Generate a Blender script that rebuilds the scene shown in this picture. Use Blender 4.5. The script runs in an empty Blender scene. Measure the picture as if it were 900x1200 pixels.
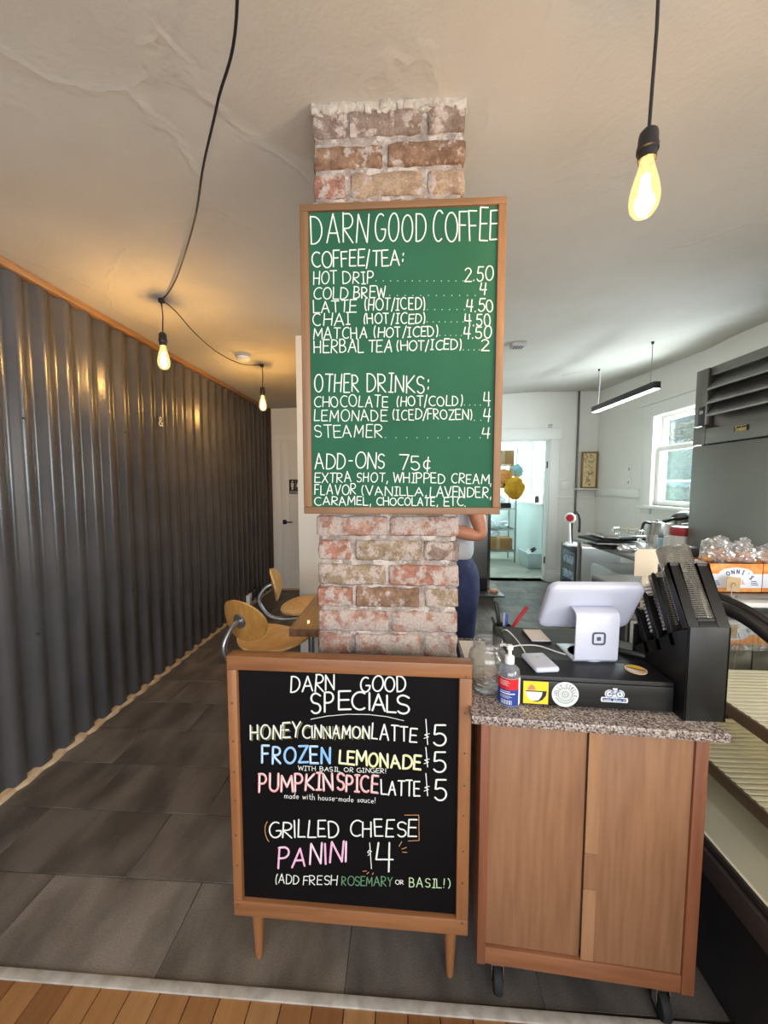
import bpy, bmesh, math, random
from mathutils import Vector, Matrix, noise
random.seed(11)
R_ = random.Random(5)
PI = math.pi
SC = bpy.context.scene
COL = SC.collection

# ------------------------------------------------------------------ camera
FPX = 440.0
EYE = Vector((0, 0, 1.42))
PITCH = math.atan(31 / FPX); YAW = math.atan(23 / FPX)
cam_d = bpy.data.cameras.new('camera'); cam = bpy.data.objects.new('camera', cam_d); COL.objects.link(cam)
cam_d.sensor_fit = 'VERTICAL'; cam_d.sensor_height = 36; cam_d.lens = 36 * FPX / 1200
cam_d.clip_start = .02; cam_d.clip_end = 200
cam.location = EYE; cam.rotation_euler = (PI / 2 - PITCH, 0, YAW)
SC.camera = cam
# ------------------------------------------------------------------ world + light
SC.view_settings.view_transform = 'Standard'; SC.view_settings.look = 'None'
SC.view_settings.exposure = 0.72; SC.view_settings.gamma = 1.0; SC.view_settings.use_curve_mapping = False
w = bpy.data.worlds.new('world'); SC.world = w; w.use_nodes = True
nt = w.node_tree; bg = nt.nodes['Background']
sky = nt.nodes.new('ShaderNodeTexSky'); sky.sky_type = 'HOSEK_WILKIE'; sky.turbidity = 4; sky.ground_albedo = .4
sky.sun_direction = (-.5, -.6, .65)
hs = nt.nodes.new('ShaderNodeHueSaturation'); hs.inputs['Saturation'].default_value = .55
nt.links.new(sky.outputs[0], hs.inputs['Color']); nt.links.new(hs.outputs[0], bg.inputs[0]); bg.inputs[1].default_value = 1.0


def area(name, loc, rot, sx, sy, power, col):
    l = bpy.data.lights.new(name, 'AREA'); l.shape = 'RECTANGLE'; l.size = sx; l.size_y = sy; l.energy = power; l.color = col
    o = bpy.data.objects.new(name, l); o.location = loc; o.rotation_euler = rot; COL.objects.link(o); return o


# daylight entering by the shop front windows behind the photographer, and by the side windows
area('shopfront_daylight', (.3, -2.42, 1.45), (PI / 2, 0, 0), 3.9, 1.8, 88, (.93, .96, 1.0))
area('kitchen_window_daylight', (2.95, 3.8, 1.72), (0, PI / 2, 0), .9, 1.1, 62, (.86, .95, 1.0))
area('store_window_daylight', (2.95, 7.65, 1.75), (0, PI / 2, 0), 1.1, .9, 85, (.84, .96, 1.0))
area('side_window_daylight', (2.7, -.9, 1.5), (0, PI / 2, 0), 1.3, 1.8, 44, (1.0, .95, .86))

# ------------------------------------------------------------------ pixel geometry helpers
_c, _s, _cy, _sy = math.cos(PITCH), math.sin(PITCH), math.cos(YAW), math.sin(YAW)
FW = Vector((-_sy * _c, _cy * _c, -_s)); RT = Vector((_cy, _sy, 0)); UPV = Vector((-_sy * _s, _cy * _s, _c))


def ray(x, y): return FW + RT * ((x - 450) / FPX) + UPV * (-(y - 600) / FPX)
def atz(x, y, z):
    d = ray(x, y); return EYE + d * ((z - EYE.z) / d.z)
def atY(x, y, Y):
    d = ray(x, y); return EYE + d * (Y / d.y)
def atX(x, y, X):
    d = ray(x, y); return EYE + d * (X / d.x)
def atplane(x, y, p, n):
    d = ray(x, y); return EYE + d * ((p - EYE).dot(n) / d.dot(n))


# ------------------------------------------------------------------ materials
MATS = {}


def srgb(r, g, b):
    def f(v):
        v /= 255
        return v / 12.92 if v <= .04045 else ((v + .055) / 1.055) ** 2.4
    return (f(r), f(g), f(b), 1)


def mat(name, col, rough=.6, metal=0, col2=None, nscale=12, bump=0, bscale=60, stretch=None, coat=0, spec=.5,
        emit=None, estr=0, detail=4, lo=.35, hi=.65, dist=0.002):
    if name in MATS: return MATS[name]
    m = bpy.data.materials.new(name); m.use_nodes = True; t = m.node_tree; b = t.nodes['Principled BSDF']
    b.inputs['Base Color'].default_value = col; b.inputs['Roughness'].default_value = rough
    b.inputs['Metallic'].default_value = metal; b.inputs['Specular IOR Level'].default_value = spec
    b.inputs['Coat Weight'].default_value = coat
    tc = mp = None
    if col2 is not None or bump:
        tc = t.nodes.new('ShaderNodeTexCoord'); mp = t.nodes.new('ShaderNodeMapping')
        t.links.new(tc.outputs['Object'], mp.inputs[0])
        if stretch: mp.inputs['Scale'].default_value = stretch
    if col2 is not None:
        n = t.nodes.new('ShaderNodeTexNoise'); n.inputs['Scale'].default_value = nscale; n.inputs['Detail'].default_value = detail
        t.links.new(mp.outputs[0], n.inputs[0])
        r = t.nodes.new('ShaderNodeValToRGB'); r.color_ramp.elements[0].position = lo; r.color_ramp.elements[1].position = hi
        r.color_ramp.elements[0].color = col; r.color_ramp.elements[1].color = col2
        t.links.new(n.outputs[0], r.inputs[0]); t.links.new(r.outputs[0], b.inputs['Base Color'])
    if bump:
        n = t.nodes.new('ShaderNodeTexNoise'); n.inputs['Scale'].default_value = bscale; n.inputs['Detail'].default_value = 5
        t.links.new(mp.outputs[0], n.inputs[0])
        bp = t.nodes.new('ShaderNodeBump'); bp.inputs['Strength'].default_value = bump; bp.inputs['Distance'].default_value = dist
        t.links.new(n.outputs[0], bp.inputs['Height']); t.links.new(bp.outputs[0], b.inputs['Normal'])
    if emit:
        b.inputs['Emission Color'].default_value = emit; b.inputs['Emission Strength'].default_value = estr
    MATS[name] = m
    return m


def clear(name, tint=(1, 1, 1, 1), gloss=.12, rough=.03, edge=.5, milk=0, milkcol=(1, 1, 1, 1), sheen=.8, glow=None, gstr=1):
    """thin clear glass / plastic: a see-through film with a facing-dependent sheen"""
    m = bpy.data.materials.new(name); m.use_nodes = True; t = m.node_tree; t.nodes.clear()
    o = t.nodes.new('ShaderNodeOutputMaterial'); tr = t.nodes.new('ShaderNodeBsdfTransparent'); gl = t.nodes.new('ShaderNodeBsdfGlossy')
    tr.inputs[0].default_value = tint; gl.inputs['Roughness'].default_value = rough
    lw = t.nodes.new('ShaderNodeLayerWeight'); lw.inputs[0].default_value = edge
    ma = t.nodes.new('ShaderNodeMath'); ma.operation = 'MULTIPLY_ADD'; ma.inputs[1].default_value = sheen; ma.inputs[2].default_value = gloss
    ma.use_clamp = True
    t.links.new(lw.outputs['Facing'], ma.inputs[0])
    pw = t.nodes.new('ShaderNodeMath'); pw.operation = 'POWER'; pw.inputs[1].default_value = 2.2
    t.links.new(lw.outputs['Facing'], pw.inputs[0]); t.links.new(pw.outputs[0], ma.inputs[0])
    mx = t.nodes.new('ShaderNodeMixShader'); t.links.new(ma.outputs[0], mx.inputs[0]); t.links.new(tr.outputs[0], mx.inputs[1]); t.links.new(gl.outputs[0], mx.inputs[2])
    last = mx
    if milk:
        df = t.nodes.new('ShaderNodeBsdfDiffuse'); df.inputs[0].default_value = milkcol
        m2 = t.nodes.new('ShaderNodeMixShader'); m2.inputs[0].default_value = milk
        t.links.new(mx.outputs[0], m2.inputs[1]); t.links.new(df.outputs[0], m2.inputs[2]); last = m2
    if glow:   # the envelope of a lit lamp scatters some of its filament's light
        em = t.nodes.new('ShaderNodeEmission'); em.inputs[0].default_value = glow; em.inputs[1].default_value = gstr
        ad = t.nodes.new('ShaderNodeAddShader'); t.links.new(last.outputs[0], ad.inputs[0]); t.links.new(em.outputs[0], ad.inputs[1]); last = ad
    t.links.new(last.outputs[0], o.inputs[0]); MATS[name] = m
    return m


def plaster(name, col, col2, ridge=True):
    m = mat(name, col, .85, col2=col2, nscale=1.6, lo=.3, hi=.75)
    t = m.node_tree; b = t.nodes['Principled BSDF']
    tc = t.nodes.new('ShaderNodeTexCoord')
    n1 = t.nodes.new('ShaderNodeTexNoise'); n1.inputs['Scale'].default_value = 90; n1.inputs['Detail'].default_value = 4
    n2 = t.nodes.new('ShaderNodeTexNoise'); n2.inputs['Scale'].default_value = 3.2; n2.inputs['Detail'].default_value = 6; n2.inputs['Distortion'].default_value = 1.4
    t.links.new(tc.outputs['Object'], n1.inputs[0]); t.links.new(tc.outputs['Object'], n2.inputs[0])
    b1 = t.nodes.new('ShaderNodeBump'); b1.inputs['Strength'].default_value = .35; b1.inputs['Distance'].default_value = .002
    b2 = t.nodes.new('ShaderNodeBump'); b2.inputs['Strength'].default_value = .45; b2.inputs['Distance'].default_value = .009
    t.links.new(n1.outputs[0], b1.inputs['Height']); t.links.new(n2.outputs[0], b2.inputs['Height'])
    t.links.new(b2.outputs[0], b1.inputs['Normal'])
    if ridge:   # thin trowel ridges and hairline cracks
        v = t.nodes.new('ShaderNodeTexVoronoi'); v.feature = 'DISTANCE_TO_EDGE'; v.inputs['Scale'].default_value = 1.1
        n3 = t.nodes.new('ShaderNodeTexNoise'); n3.inputs['Scale'].default_value = 2; n3.inputs['Detail'].default_value = 5
        ad = t.nodes.new('ShaderNodeMixRGB'); ad.inputs[0].default_value = .35
        t.links.new(tc.outputs['Object'], n3.inputs[0]); t.links.new(tc.outputs['Object'], ad.inputs[1]); t.links.new(n3.outputs['Color'], ad.inputs[2])
        t.links.new(ad.outputs[0], v.inputs['Vector'])
        r = t.nodes.new('ShaderNodeValToRGB'); r.color_ramp.elements[0].position = 0; r.color_ramp.elements[0].color = (1, 1, 1, 1)
        r.color_ramp.elements[1].position = .012; r.color_ramp.elements[1].color = (0, 0, 0, 1)
        t.links.new(v.outputs['Distance'], r.inputs[0])
        b3 = t.nodes.new('ShaderNodeBump'); b3.inputs['Strength'].default_value = .3; b3.inputs['Distance'].default_value = .004
        t.links.new(r.outputs[0], b3.inputs['Height']); t.links.new(b1.outputs[0], b3.inputs['Normal']); b1 = b3
    t.links.new(b1.outputs[0], b.inputs['Normal'])
    return m


def wood(name, c1, c2, axis='Z', scale=9, rough=.5, stretch=14, bump=.15, coat=0):
    st = {'X': (1, stretch, stretch), 'Y': (stretch, 1, stretch), 'Z': (stretch, stretch, 1)}[axis]
    m = mat(name, c1, rough, col2=c2, nscale=scale / 3, stretch=st, detail=7, lo=.3, hi=.72, bump=bump, bscale=scale * 1.3, coat=coat, dist=.0015)
    return m


M = {}
M['ceiling'] = plaster('ceiling_plaster', srgb(190, 184, 174), srgb(203, 198, 190))
M['wall'] = plaster('wall_paint', srgb(226, 224, 216), srgb(233, 231, 225), False)
M['trimwhite'] = mat('trim_paint', srgb(232, 231, 226), .5, bump=.1, bscale=40)
M['coolwall'] = mat('store_wall_paint', srgb(222, 234, 232), .7, bump=.1, bscale=40)
M['corr'] = mat('grey_metal_paint', srgb(86, 85, 87), .28, .35, col2=srgb(97, 95, 97), nscale=4, bump=.12, bscale=320, dist=.001)
M['lath'] = wood('rough_pine', srgb(170, 128, 84), srgb(132, 92, 56), 'Y')
M['pale'] = wood('pale_pine', srgb(214, 190, 158), srgb(190, 158, 122), 'Y')
M['oak'] = wood('oak_frame', srgb(140, 104, 70), srgb(112, 80, 52), 'Z', bump=.3)
M['oakx'] = wood('oak_frame_rail', srgb(138, 102, 68), srgb(108, 77, 50), 'X', bump=.3)
M['cedar'] = wood('cedar_frame', srgb(150, 102, 62), srgb(124, 79, 46), 'Z', bump=.3, coat=.15)
M['cedarx'] = wood('cedar_frame_rail', srgb(146, 98, 60), srgb(118, 75, 44), 'X', bump=.3, coat=.15)
M['ven'] = wood('walnut_veneer', srgb(146, 106, 76), srgb(127, 89, 62), 'Z', scale=14, rough=.45, bump=.1, coat=.1)
M['ven2'] = wood('walnut_veneer_light', srgb(162, 122, 88), srgb(146, 106, 76), 'Z', scale=14, rough=.45, bump=.1, coat=.1)
M['vene'] = wood('mahogany_edge', srgb(134, 82, 56), srgb(110, 66, 44), 'Z', rough=.4, coat=.2)
M['venex'] = wood('mahogany_rail', srgb(144, 94, 62), srgb(120, 76, 50), 'X', rough=.4, coat=.2)
M['tabletop'] = wood('table_walnut', srgb(150, 112, 82), srgb(112, 78, 54), 'Y', rough=.4, coat=.2)
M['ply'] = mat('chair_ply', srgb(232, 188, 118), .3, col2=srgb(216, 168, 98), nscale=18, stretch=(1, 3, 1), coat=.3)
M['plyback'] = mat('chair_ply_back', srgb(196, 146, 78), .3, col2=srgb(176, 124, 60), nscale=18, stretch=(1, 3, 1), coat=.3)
M['steeltube'] = mat('brushed_tube', srgb(170, 174, 180), .3, .9)
M['steel'] = mat('stainless_steel', srgb(158, 157, 153), .38, .9, col2=srgb(146, 145, 142), nscale=1.5)
M['steeldark'] = mat('dull_steel', srgb(118, 117, 114), .42, .85, col2=srgb(98, 97, 95), nscale=3)
M['chrome'] = mat('chrome', srgb(205, 205, 205), .15, 1)
M['black'] = mat('black_plastic', srgb(26, 26, 27), .42, col2=srgb(32, 32, 34), nscale=30)
M['blackm'] = mat('black_metal', srgb(24, 24, 25), .38, .2, bump=.08, bscale=200)
M['rubber'] = mat('black_rubber', srgb(16, 16, 17), .75)
M['slate'] = mat('slate_pad', srgb(58, 62, 62), .6, bump=.1, bscale=200)
M['white'] = mat('white_plastic', srgb(196, 200, 216), .32, coat=.2)
M['whitem'] = mat('white_matte', srgb(232, 232, 230), .6)
M['grey'] = mat('grey_plastic', srgb(176, 176, 174), .5)
M['paper'] = mat('white_paper', srgb(236, 234, 228), .8, col2=srgb(226, 222, 216), nscale=8)
M['kraft'] = mat('kraft_card', srgb(196, 170, 134), .8, col2=srgb(182, 154, 118), nscale=20)
M['cardboard'] = mat('cardboard', srgb(176, 136, 88), .85, col2=srgb(160, 120, 76), nscale=8)
M['cream'] = mat('cream_shelf', srgb(252, 247, 224), .45, col2=srgb(248, 241, 214), nscale=4)
M['creamcard'] = mat('cream_card', srgb(226, 214, 194), .7)
M['chalkgreen'] = mat('green_chalkboard', srgb(34, 84, 62), .8, col2=srgb(40, 92, 69), nscale=5, detail=8, bump=.08, bscale=150, spec=.25)
M['chalkblack'] = mat('black_chalkboard', srgb(7, 6, 9), .6, col2=srgb(11, 10, 13), nscale=5, bump=.05, bscale=150, spec=.12)
M['cwhite'] = mat('chalk_white', srgb(216, 222, 216), .9)
M['cdim'] = mat('chalk_dim', srgb(150, 190, 165), .9)
M['cblue'] = mat('chalk_blue', srgb(130, 180, 228), .9)
M['cyel'] = mat('chalk_yellow', srgb(214, 212, 140), .9)
M['cdull'] = mat('chalk_dull_yellow', srgb(120, 118, 66), .9)
M['cpink'] = mat('chalk_pink', srgb(220, 150, 152), .9)
M['clil'] = mat('chalk_lilac', srgb(226, 170, 205), .9)
M['cgrn'] = mat('chalk_green', srgb(90, 136, 100), .9)
M['clgrn'] = mat('chalk_pale_green', srgb(178, 206, 160), .9)
M['cor'] = mat('chalk_orange', srgb(190, 140, 90), .9)
M['red'] = mat('red_plastic', srgb(196, 30, 42), .4)
M['blue'] = mat('blue_print', srgb(30, 56, 140), .5)
M['navy'] = mat('navy_print', srgb(24, 38, 84), .6)
M['bluepen'] = mat('blue_pen', srgb(50, 90, 200), .35)
M['yellow'] = mat('yellow_print', srgb(236, 200, 40), .6)
M['orange'] = mat('orange_print', srgb(222, 132, 60), .7, col2=srgb(232, 170, 100), nscale=30)
M['gold'] = mat('gold_letter', srgb(214, 190, 110), .35, .6)
M['goldframe'] = wood('gold_frame', srgb(150, 118, 60), srgb(120, 90, 42), 'Z')
M['scroll'] = mat('aged_paper', srgb(228, 208, 164), .8, col2=srgb(216, 194, 148), nscale=10)
M['ink'] = mat('ink', srgb(40, 36, 34), .8)
M['skin'] = mat('skin', srgb(196, 140, 112), .5, col2=srgb(184, 124, 98), nscale=20)
M['tee'] = mat('grey_jersey', srgb(196, 200, 206), .9, bump=.5, bscale=25, dist=.01)
M['denim'] = mat('navy_denim', srgb(36, 46, 84), .85, col2=srgb(50, 62, 104), nscale=9, bump=.6, bscale=22, dist=.01)
M['hair'] = mat('dark_hair', srgb(48, 34, 26), .7)
M['bread'] = mat('bagel_crust', srgb(178, 112, 58), .6, col2=srgb(206, 150, 92), nscale=25)
M['leaf'] = mat('leaf_green', srgb(96, 156, 60), .6, col2=srgb(140, 190, 84), nscale=3)
M['bark'] = mat('bark', srgb(90, 74, 60), .9)
M['porch'] = mat('porch_blue', srgb(150, 190, 200), .7)
M['ground'] = mat('outside_ground', srgb(150, 150, 130), .9, col2=srgb(110, 130, 80), nscale=1)
M['yellowcloth'] = mat('yellow_cloth', srgb(224, 164, 30), .8, col2=srgb(196, 132, 20), nscale=14, bump=.5, bscale=30, dist=.01)
M['brass'] = mat('brass', srgb(200, 160, 90), .3, .9)
M['coin'] = mat('coins', srgb(160, 130, 100), .35, .8, col2=srgb(190, 185, 175), nscale=60)
M['concrete'] = mat('store_concrete', srgb(186, 186, 172), .45, col2=srgb(160, 162, 150), nscale=3, detail=8)
M['subfloor'] = mat('floor_grout', srgb(40, 38, 37), .8)
M['ledstrip'] = mat('lit_diffuser', srgb(255, 250, 240), .5, emit=(1, .96, .88, 1), estr=12)
M['glass'] = clear('window_glass', (.97, 1, 1, 1), .03, .0)
M['jar'] = clear('jar_glass', (.98, .99, .98, 1), .05, .02, edge=.6, sheen=.75, milk=.03)
M['gel'] = clear('clear_gel', (.86, .91, .96, 1), .12, .05, edge=.5, milk=.12, milkcol=(.8, .85, .95, 1))
M['lids'] = clear('clear_lids', (.97, .95, .91, 1), .26, .10, edge=.6, milk=.06, milkcol=(.85, .8, .72, 1))
M['bag'] = clear('plastic_bag', (.96, .96, .96, 1), .22, .18, edge=.7, milk=.14)
M['bin'] = clear('frosted_bin', (.9, .95, .97, 1), .15, .25, edge=.4, milk=.45, milkcol=(.85, .92, .95, 1))
M['caseglass'] = clear('case_glass', (.9, .92, .9, 1), .05, .01)
M['mirrorpanel'] = mat('case_end_panel', srgb(92, 90, 84), .35, .6, col2=srgb(70, 70, 66), nscale=4)

# vinyl tiles, oak strips, bricks: several tones each
def vinyl(name, lo_, hi_):
    m = mat(name, srgb(*lo_), .5, bump=.25, bscale=160, dist=.001); t = m.node_tree; b = t.nodes['Principled BSDF']
    tc = t.nodes.new('ShaderNodeTexCoord'); oi = t.nodes.new('ShaderNodeObjectInfo'); sc = t.nodes.new('ShaderNodeVectorMath'); sc.operation = 'SCALE'; sc.inputs[0].default_value = (31, 17, 9)
    t.links.new(oi.outputs['Random'], sc.inputs['Scale']); ad = t.nodes.new('ShaderNodeVectorMath'); ad.operation = 'ADD'; t.links.new(tc.outputs['Object'], ad.inputs[0]); t.links.new(sc.outputs[0], ad.inputs[1])
    mp = t.nodes.new('ShaderNodeMapping'); mp.inputs['Scale'].default_value = (2.2, 1.0, 1); mp.inputs['Rotation'].default_value = (0, 0, .25); t.links.new(ad.outputs[0], mp.inputs[0])
    n = t.nodes.new('ShaderNodeTexNoise'); n.inputs['Scale'].default_value = 3.2; n.inputs['Detail'].default_value = 3; t.links.new(mp.outputs[0], n.inputs[0])
    r_ = t.nodes.new('ShaderNodeValToRGB'); r_.color_ramp.elements[0].position = .36; r_.color_ramp.elements[1].position = .64; r_.color_ramp.elements[0].color = srgb(*lo_); r_.color_ramp.elements[1].color = srgb(*hi_)
    t.links.new(n.outputs[0], r_.inputs[0])
    n2 = t.nodes.new('ShaderNodeTexNoise'); n2.inputs['Scale'].default_value = 240; n2.inputs['Detail'].default_value = 4; t.links.new(tc.outputs['Object'], n2.inputs[0])
    mr = t.nodes.new('ShaderNodeMapRange'); mr.inputs[1].default_value = .3; mr.inputs[2].default_value = .7; mr.inputs[3].default_value = .72; mr.inputs[4].default_value = 1.28; t.links.new(n2.outputs[0], mr.inputs[0])
    mu = t.nodes.new('ShaderNodeVectorMath'); mu.operation = 'SCALE'; t.links.new(r_.outputs[0], mu.inputs[0]); t.links.new(mr.outputs[0], mu.inputs['Scale']); t.links.new(mu.outputs[0], b.inputs['Base Color'])
    return m


TILE = [vinyl('vinyl_tile_%d' % i, a, b) for i, (a, b) in enumerate([((82, 76, 71), (118, 110, 102)), ((76, 71, 67), (104, 97, 91)), ((90, 84, 78), (126, 117, 109)), ((74, 69, 66), (110, 103, 97))])]
OAKF = []
for i, (a, b) in enumerate([((146, 103, 66), (128, 86, 51)), ((158, 115, 73), (140, 97, 58)), ((136, 93, 57), (118, 77, 45)), ((164, 123, 82), (146, 104, 65))]):
    OAKF.append(wood('oak_strip_%d' % i, srgb(*a), srgb(*b), 'Y', rough=.32, coat=.3, bump=.1))


def brickmat(name, base, dark, wash, amount):
    m = bpy.data.materials.new(name); m.use_nodes = True; t = m.node_tree; b = t.nodes['Principled BSDF']; b.inputs['Roughness'].default_value = .92
    b.inputs['Specular IOR Level'].default_value = .2
    tc = t.nodes.new('ShaderNodeTexCoord'); oi = t.nodes.new('ShaderNodeObjectInfo')
    mp = t.nodes.new('ShaderNodeVectorMath'); mp.operation = 'ADD'; t.links.new(tc.outputs['Object'], mp.inputs[0])
    sc = t.nodes.new('ShaderNodeVectorMath'); sc.operation = 'SCALE'; sc.inputs[0].default_value = (9, 7, 5); t.links.new(oi.outputs['Random'], sc.inputs['Scale'])
    t.links.new(sc.outputs[0], mp.inputs[1])
    def nz(s, d):
        n = t.nodes.new('ShaderNodeTexNoise'); n.inputs['Scale'].default_value = s; n.inputs['Detail'].default_value = d; n.inputs['Roughness'].default_value = .65
        t.links.new(mp.outputs[0], n.inputs[0]); return n
    n1 = nz(26, 9); n2 = nz(24, 14); n3 = nz(170, 8)
    mx = t.nodes.new('ShaderNodeMixRGB'); mx.inputs[1].default_value = base; mx.inputs[2].default_value = dark
    r1 = t.nodes.new('ShaderNodeValToRGB'); r1.color_ramp.elements[0].position = .4; r1.color_ramp.elements[1].position = .62
    t.links.new(n1.outputs[0], r1.inputs[0]); t.links.new(r1.outputs[0], mx.inputs[0])
    r2 = t.nodes.new('ShaderNodeValToRGB'); r2.color_ramp.elements[0].position = .61 - amount * .24; r2.color_ramp.elements[1].position = .66 - amount * .20
    t.links.new(n2.outputs[0], r2.inputs[0])
    m2 = t.nodes.new('ShaderNodeMixRGB'); t.links.new(r2.outputs[0], m2.inputs[0]); t.links.new(mx.outputs[0], m2.inputs[1]); m2.inputs[2].default_value = wash
    mr = t.nodes.new('ShaderNodeMapRange'); mr.inputs[1].default_value = .3; mr.inputs[2].default_value = .7; mr.inputs[3].default_value = .7; mr.inputs[4].default_value = 1.25; t.links.new(n3.outputs[0], mr.inputs[0])
    mu = t.nodes.new('ShaderNodeVectorMath'); mu.operation = 'SCALE'; t.links.new(m2.outputs[0], mu.inputs[0]); t.links.new(mr.outputs[0], mu.inputs['Scale'])
    t.links.new(mu.outputs[0], b.inputs['Base Color'])
    bp = t.nodes.new('ShaderNodeBump'); bp.inputs['Strength'].default_value = .8; bp.inputs['Distance'].default_value = .003
    t.links.new(n3.outputs[0], bp.inputs['Height'])
    bp2 = t.nodes.new('ShaderNodeBump'); bp2.inputs['Strength'].default_value = .8; bp2.inputs['Distance'].default_value = .007
    t.links.new(n1.outputs[0], bp2.inputs['Height']); t.links.new(bp.outputs[0], bp2.inputs['Normal'])
    t.links.new(bp2.outputs[0], b.inputs['Normal']); MATS[name] = m
    return m


WASH = srgb(172, 158, 149)
BR = {
    'grey': brickmat('brick_greybrown', srgb(140, 122, 110), srgb(112, 94, 84), WASH, .45),
    'tan': brickmat('brick_tan', srgb(164, 142, 120), srgb(134, 111, 92), WASH, .4),
    'brown': brickmat('brick_brown', srgb(142, 113, 92), srgb(108, 83, 67), WASH, .3),
    'red': brickmat('brick_red', srgb(164, 118, 102), srgb(132, 92, 78), WASH, .5),
    'pink': brickmat('brick_pink', srgb(172, 134, 118), srgb(134, 100, 88), WASH, .75),
    'olive': brickmat('brick_olive', srgb(150, 132, 110), srgb(126, 108, 88), WASH, .55),
}
M['mortar'] = brickmat('lime_mortar', srgb(166, 154, 146), srgb(132, 121, 113), srgb(188, 178, 170), .4)


def granite():
    m = bpy.data.materials.new('speckled_granite'); m.use_nodes = True; t = m.node_tree; b = t.nodes['Principled BSDF']; b.inputs['Roughness'].default_value = .25
    tc = t.nodes.new('ShaderNodeTexCoord'); v = t.nodes.new('ShaderNodeTexVoronoi'); v.inputs['Scale'].default_value = 260
    n = t.nodes.new('ShaderNodeTexNoise'); n.inputs['Scale'].default_value = 150; n.inputs['Detail'].default_value = 3
    t.links.new(tc.outputs['Object'], v.inputs['Vector']); t.links.new(tc.outputs['Object'], n.inputs[0])
    bw = t.nodes.new('ShaderNodeSeparateColor'); t.links.new(v.outputs['Color'], bw.inputs[0])
    mm = t.nodes.new('ShaderNodeMath'); mm.operation = 'MULTIPLY_ADD'; mm.inputs[1].default_value = .6
    t.links.new(bw.outputs[0], mm.inputs[0]); m3 = t.nodes.new('ShaderNodeMath'); m3.operation = 'MULTIPLY'; m3.inputs[1].default_value = .45
    t.links.new(n.outputs[0], m3.inputs[0]); t.links.new(m3.outputs[0], mm.inputs[2])
    r = t.nodes.new('ShaderNodeValToRGB'); e = r.color_ramp.elements
    e[0].position = .24; e[0].color = srgb(66, 58, 56); e[1].position = .85; e[1].color = srgb(182, 175, 170)
    for p, c in ((.36, (100, 85, 79)), (.48, (128, 111, 103)), (.62, (148, 137, 130))):
        x = e.new(p); x.color = srgb(*c)
    t.links.new(mm.outputs[0], r.inputs[0]); t.links.new(r.outputs[0], b.inputs['Base Color'])
    MATS['granite'] = m; return m


M['granite'] = granite()


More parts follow.
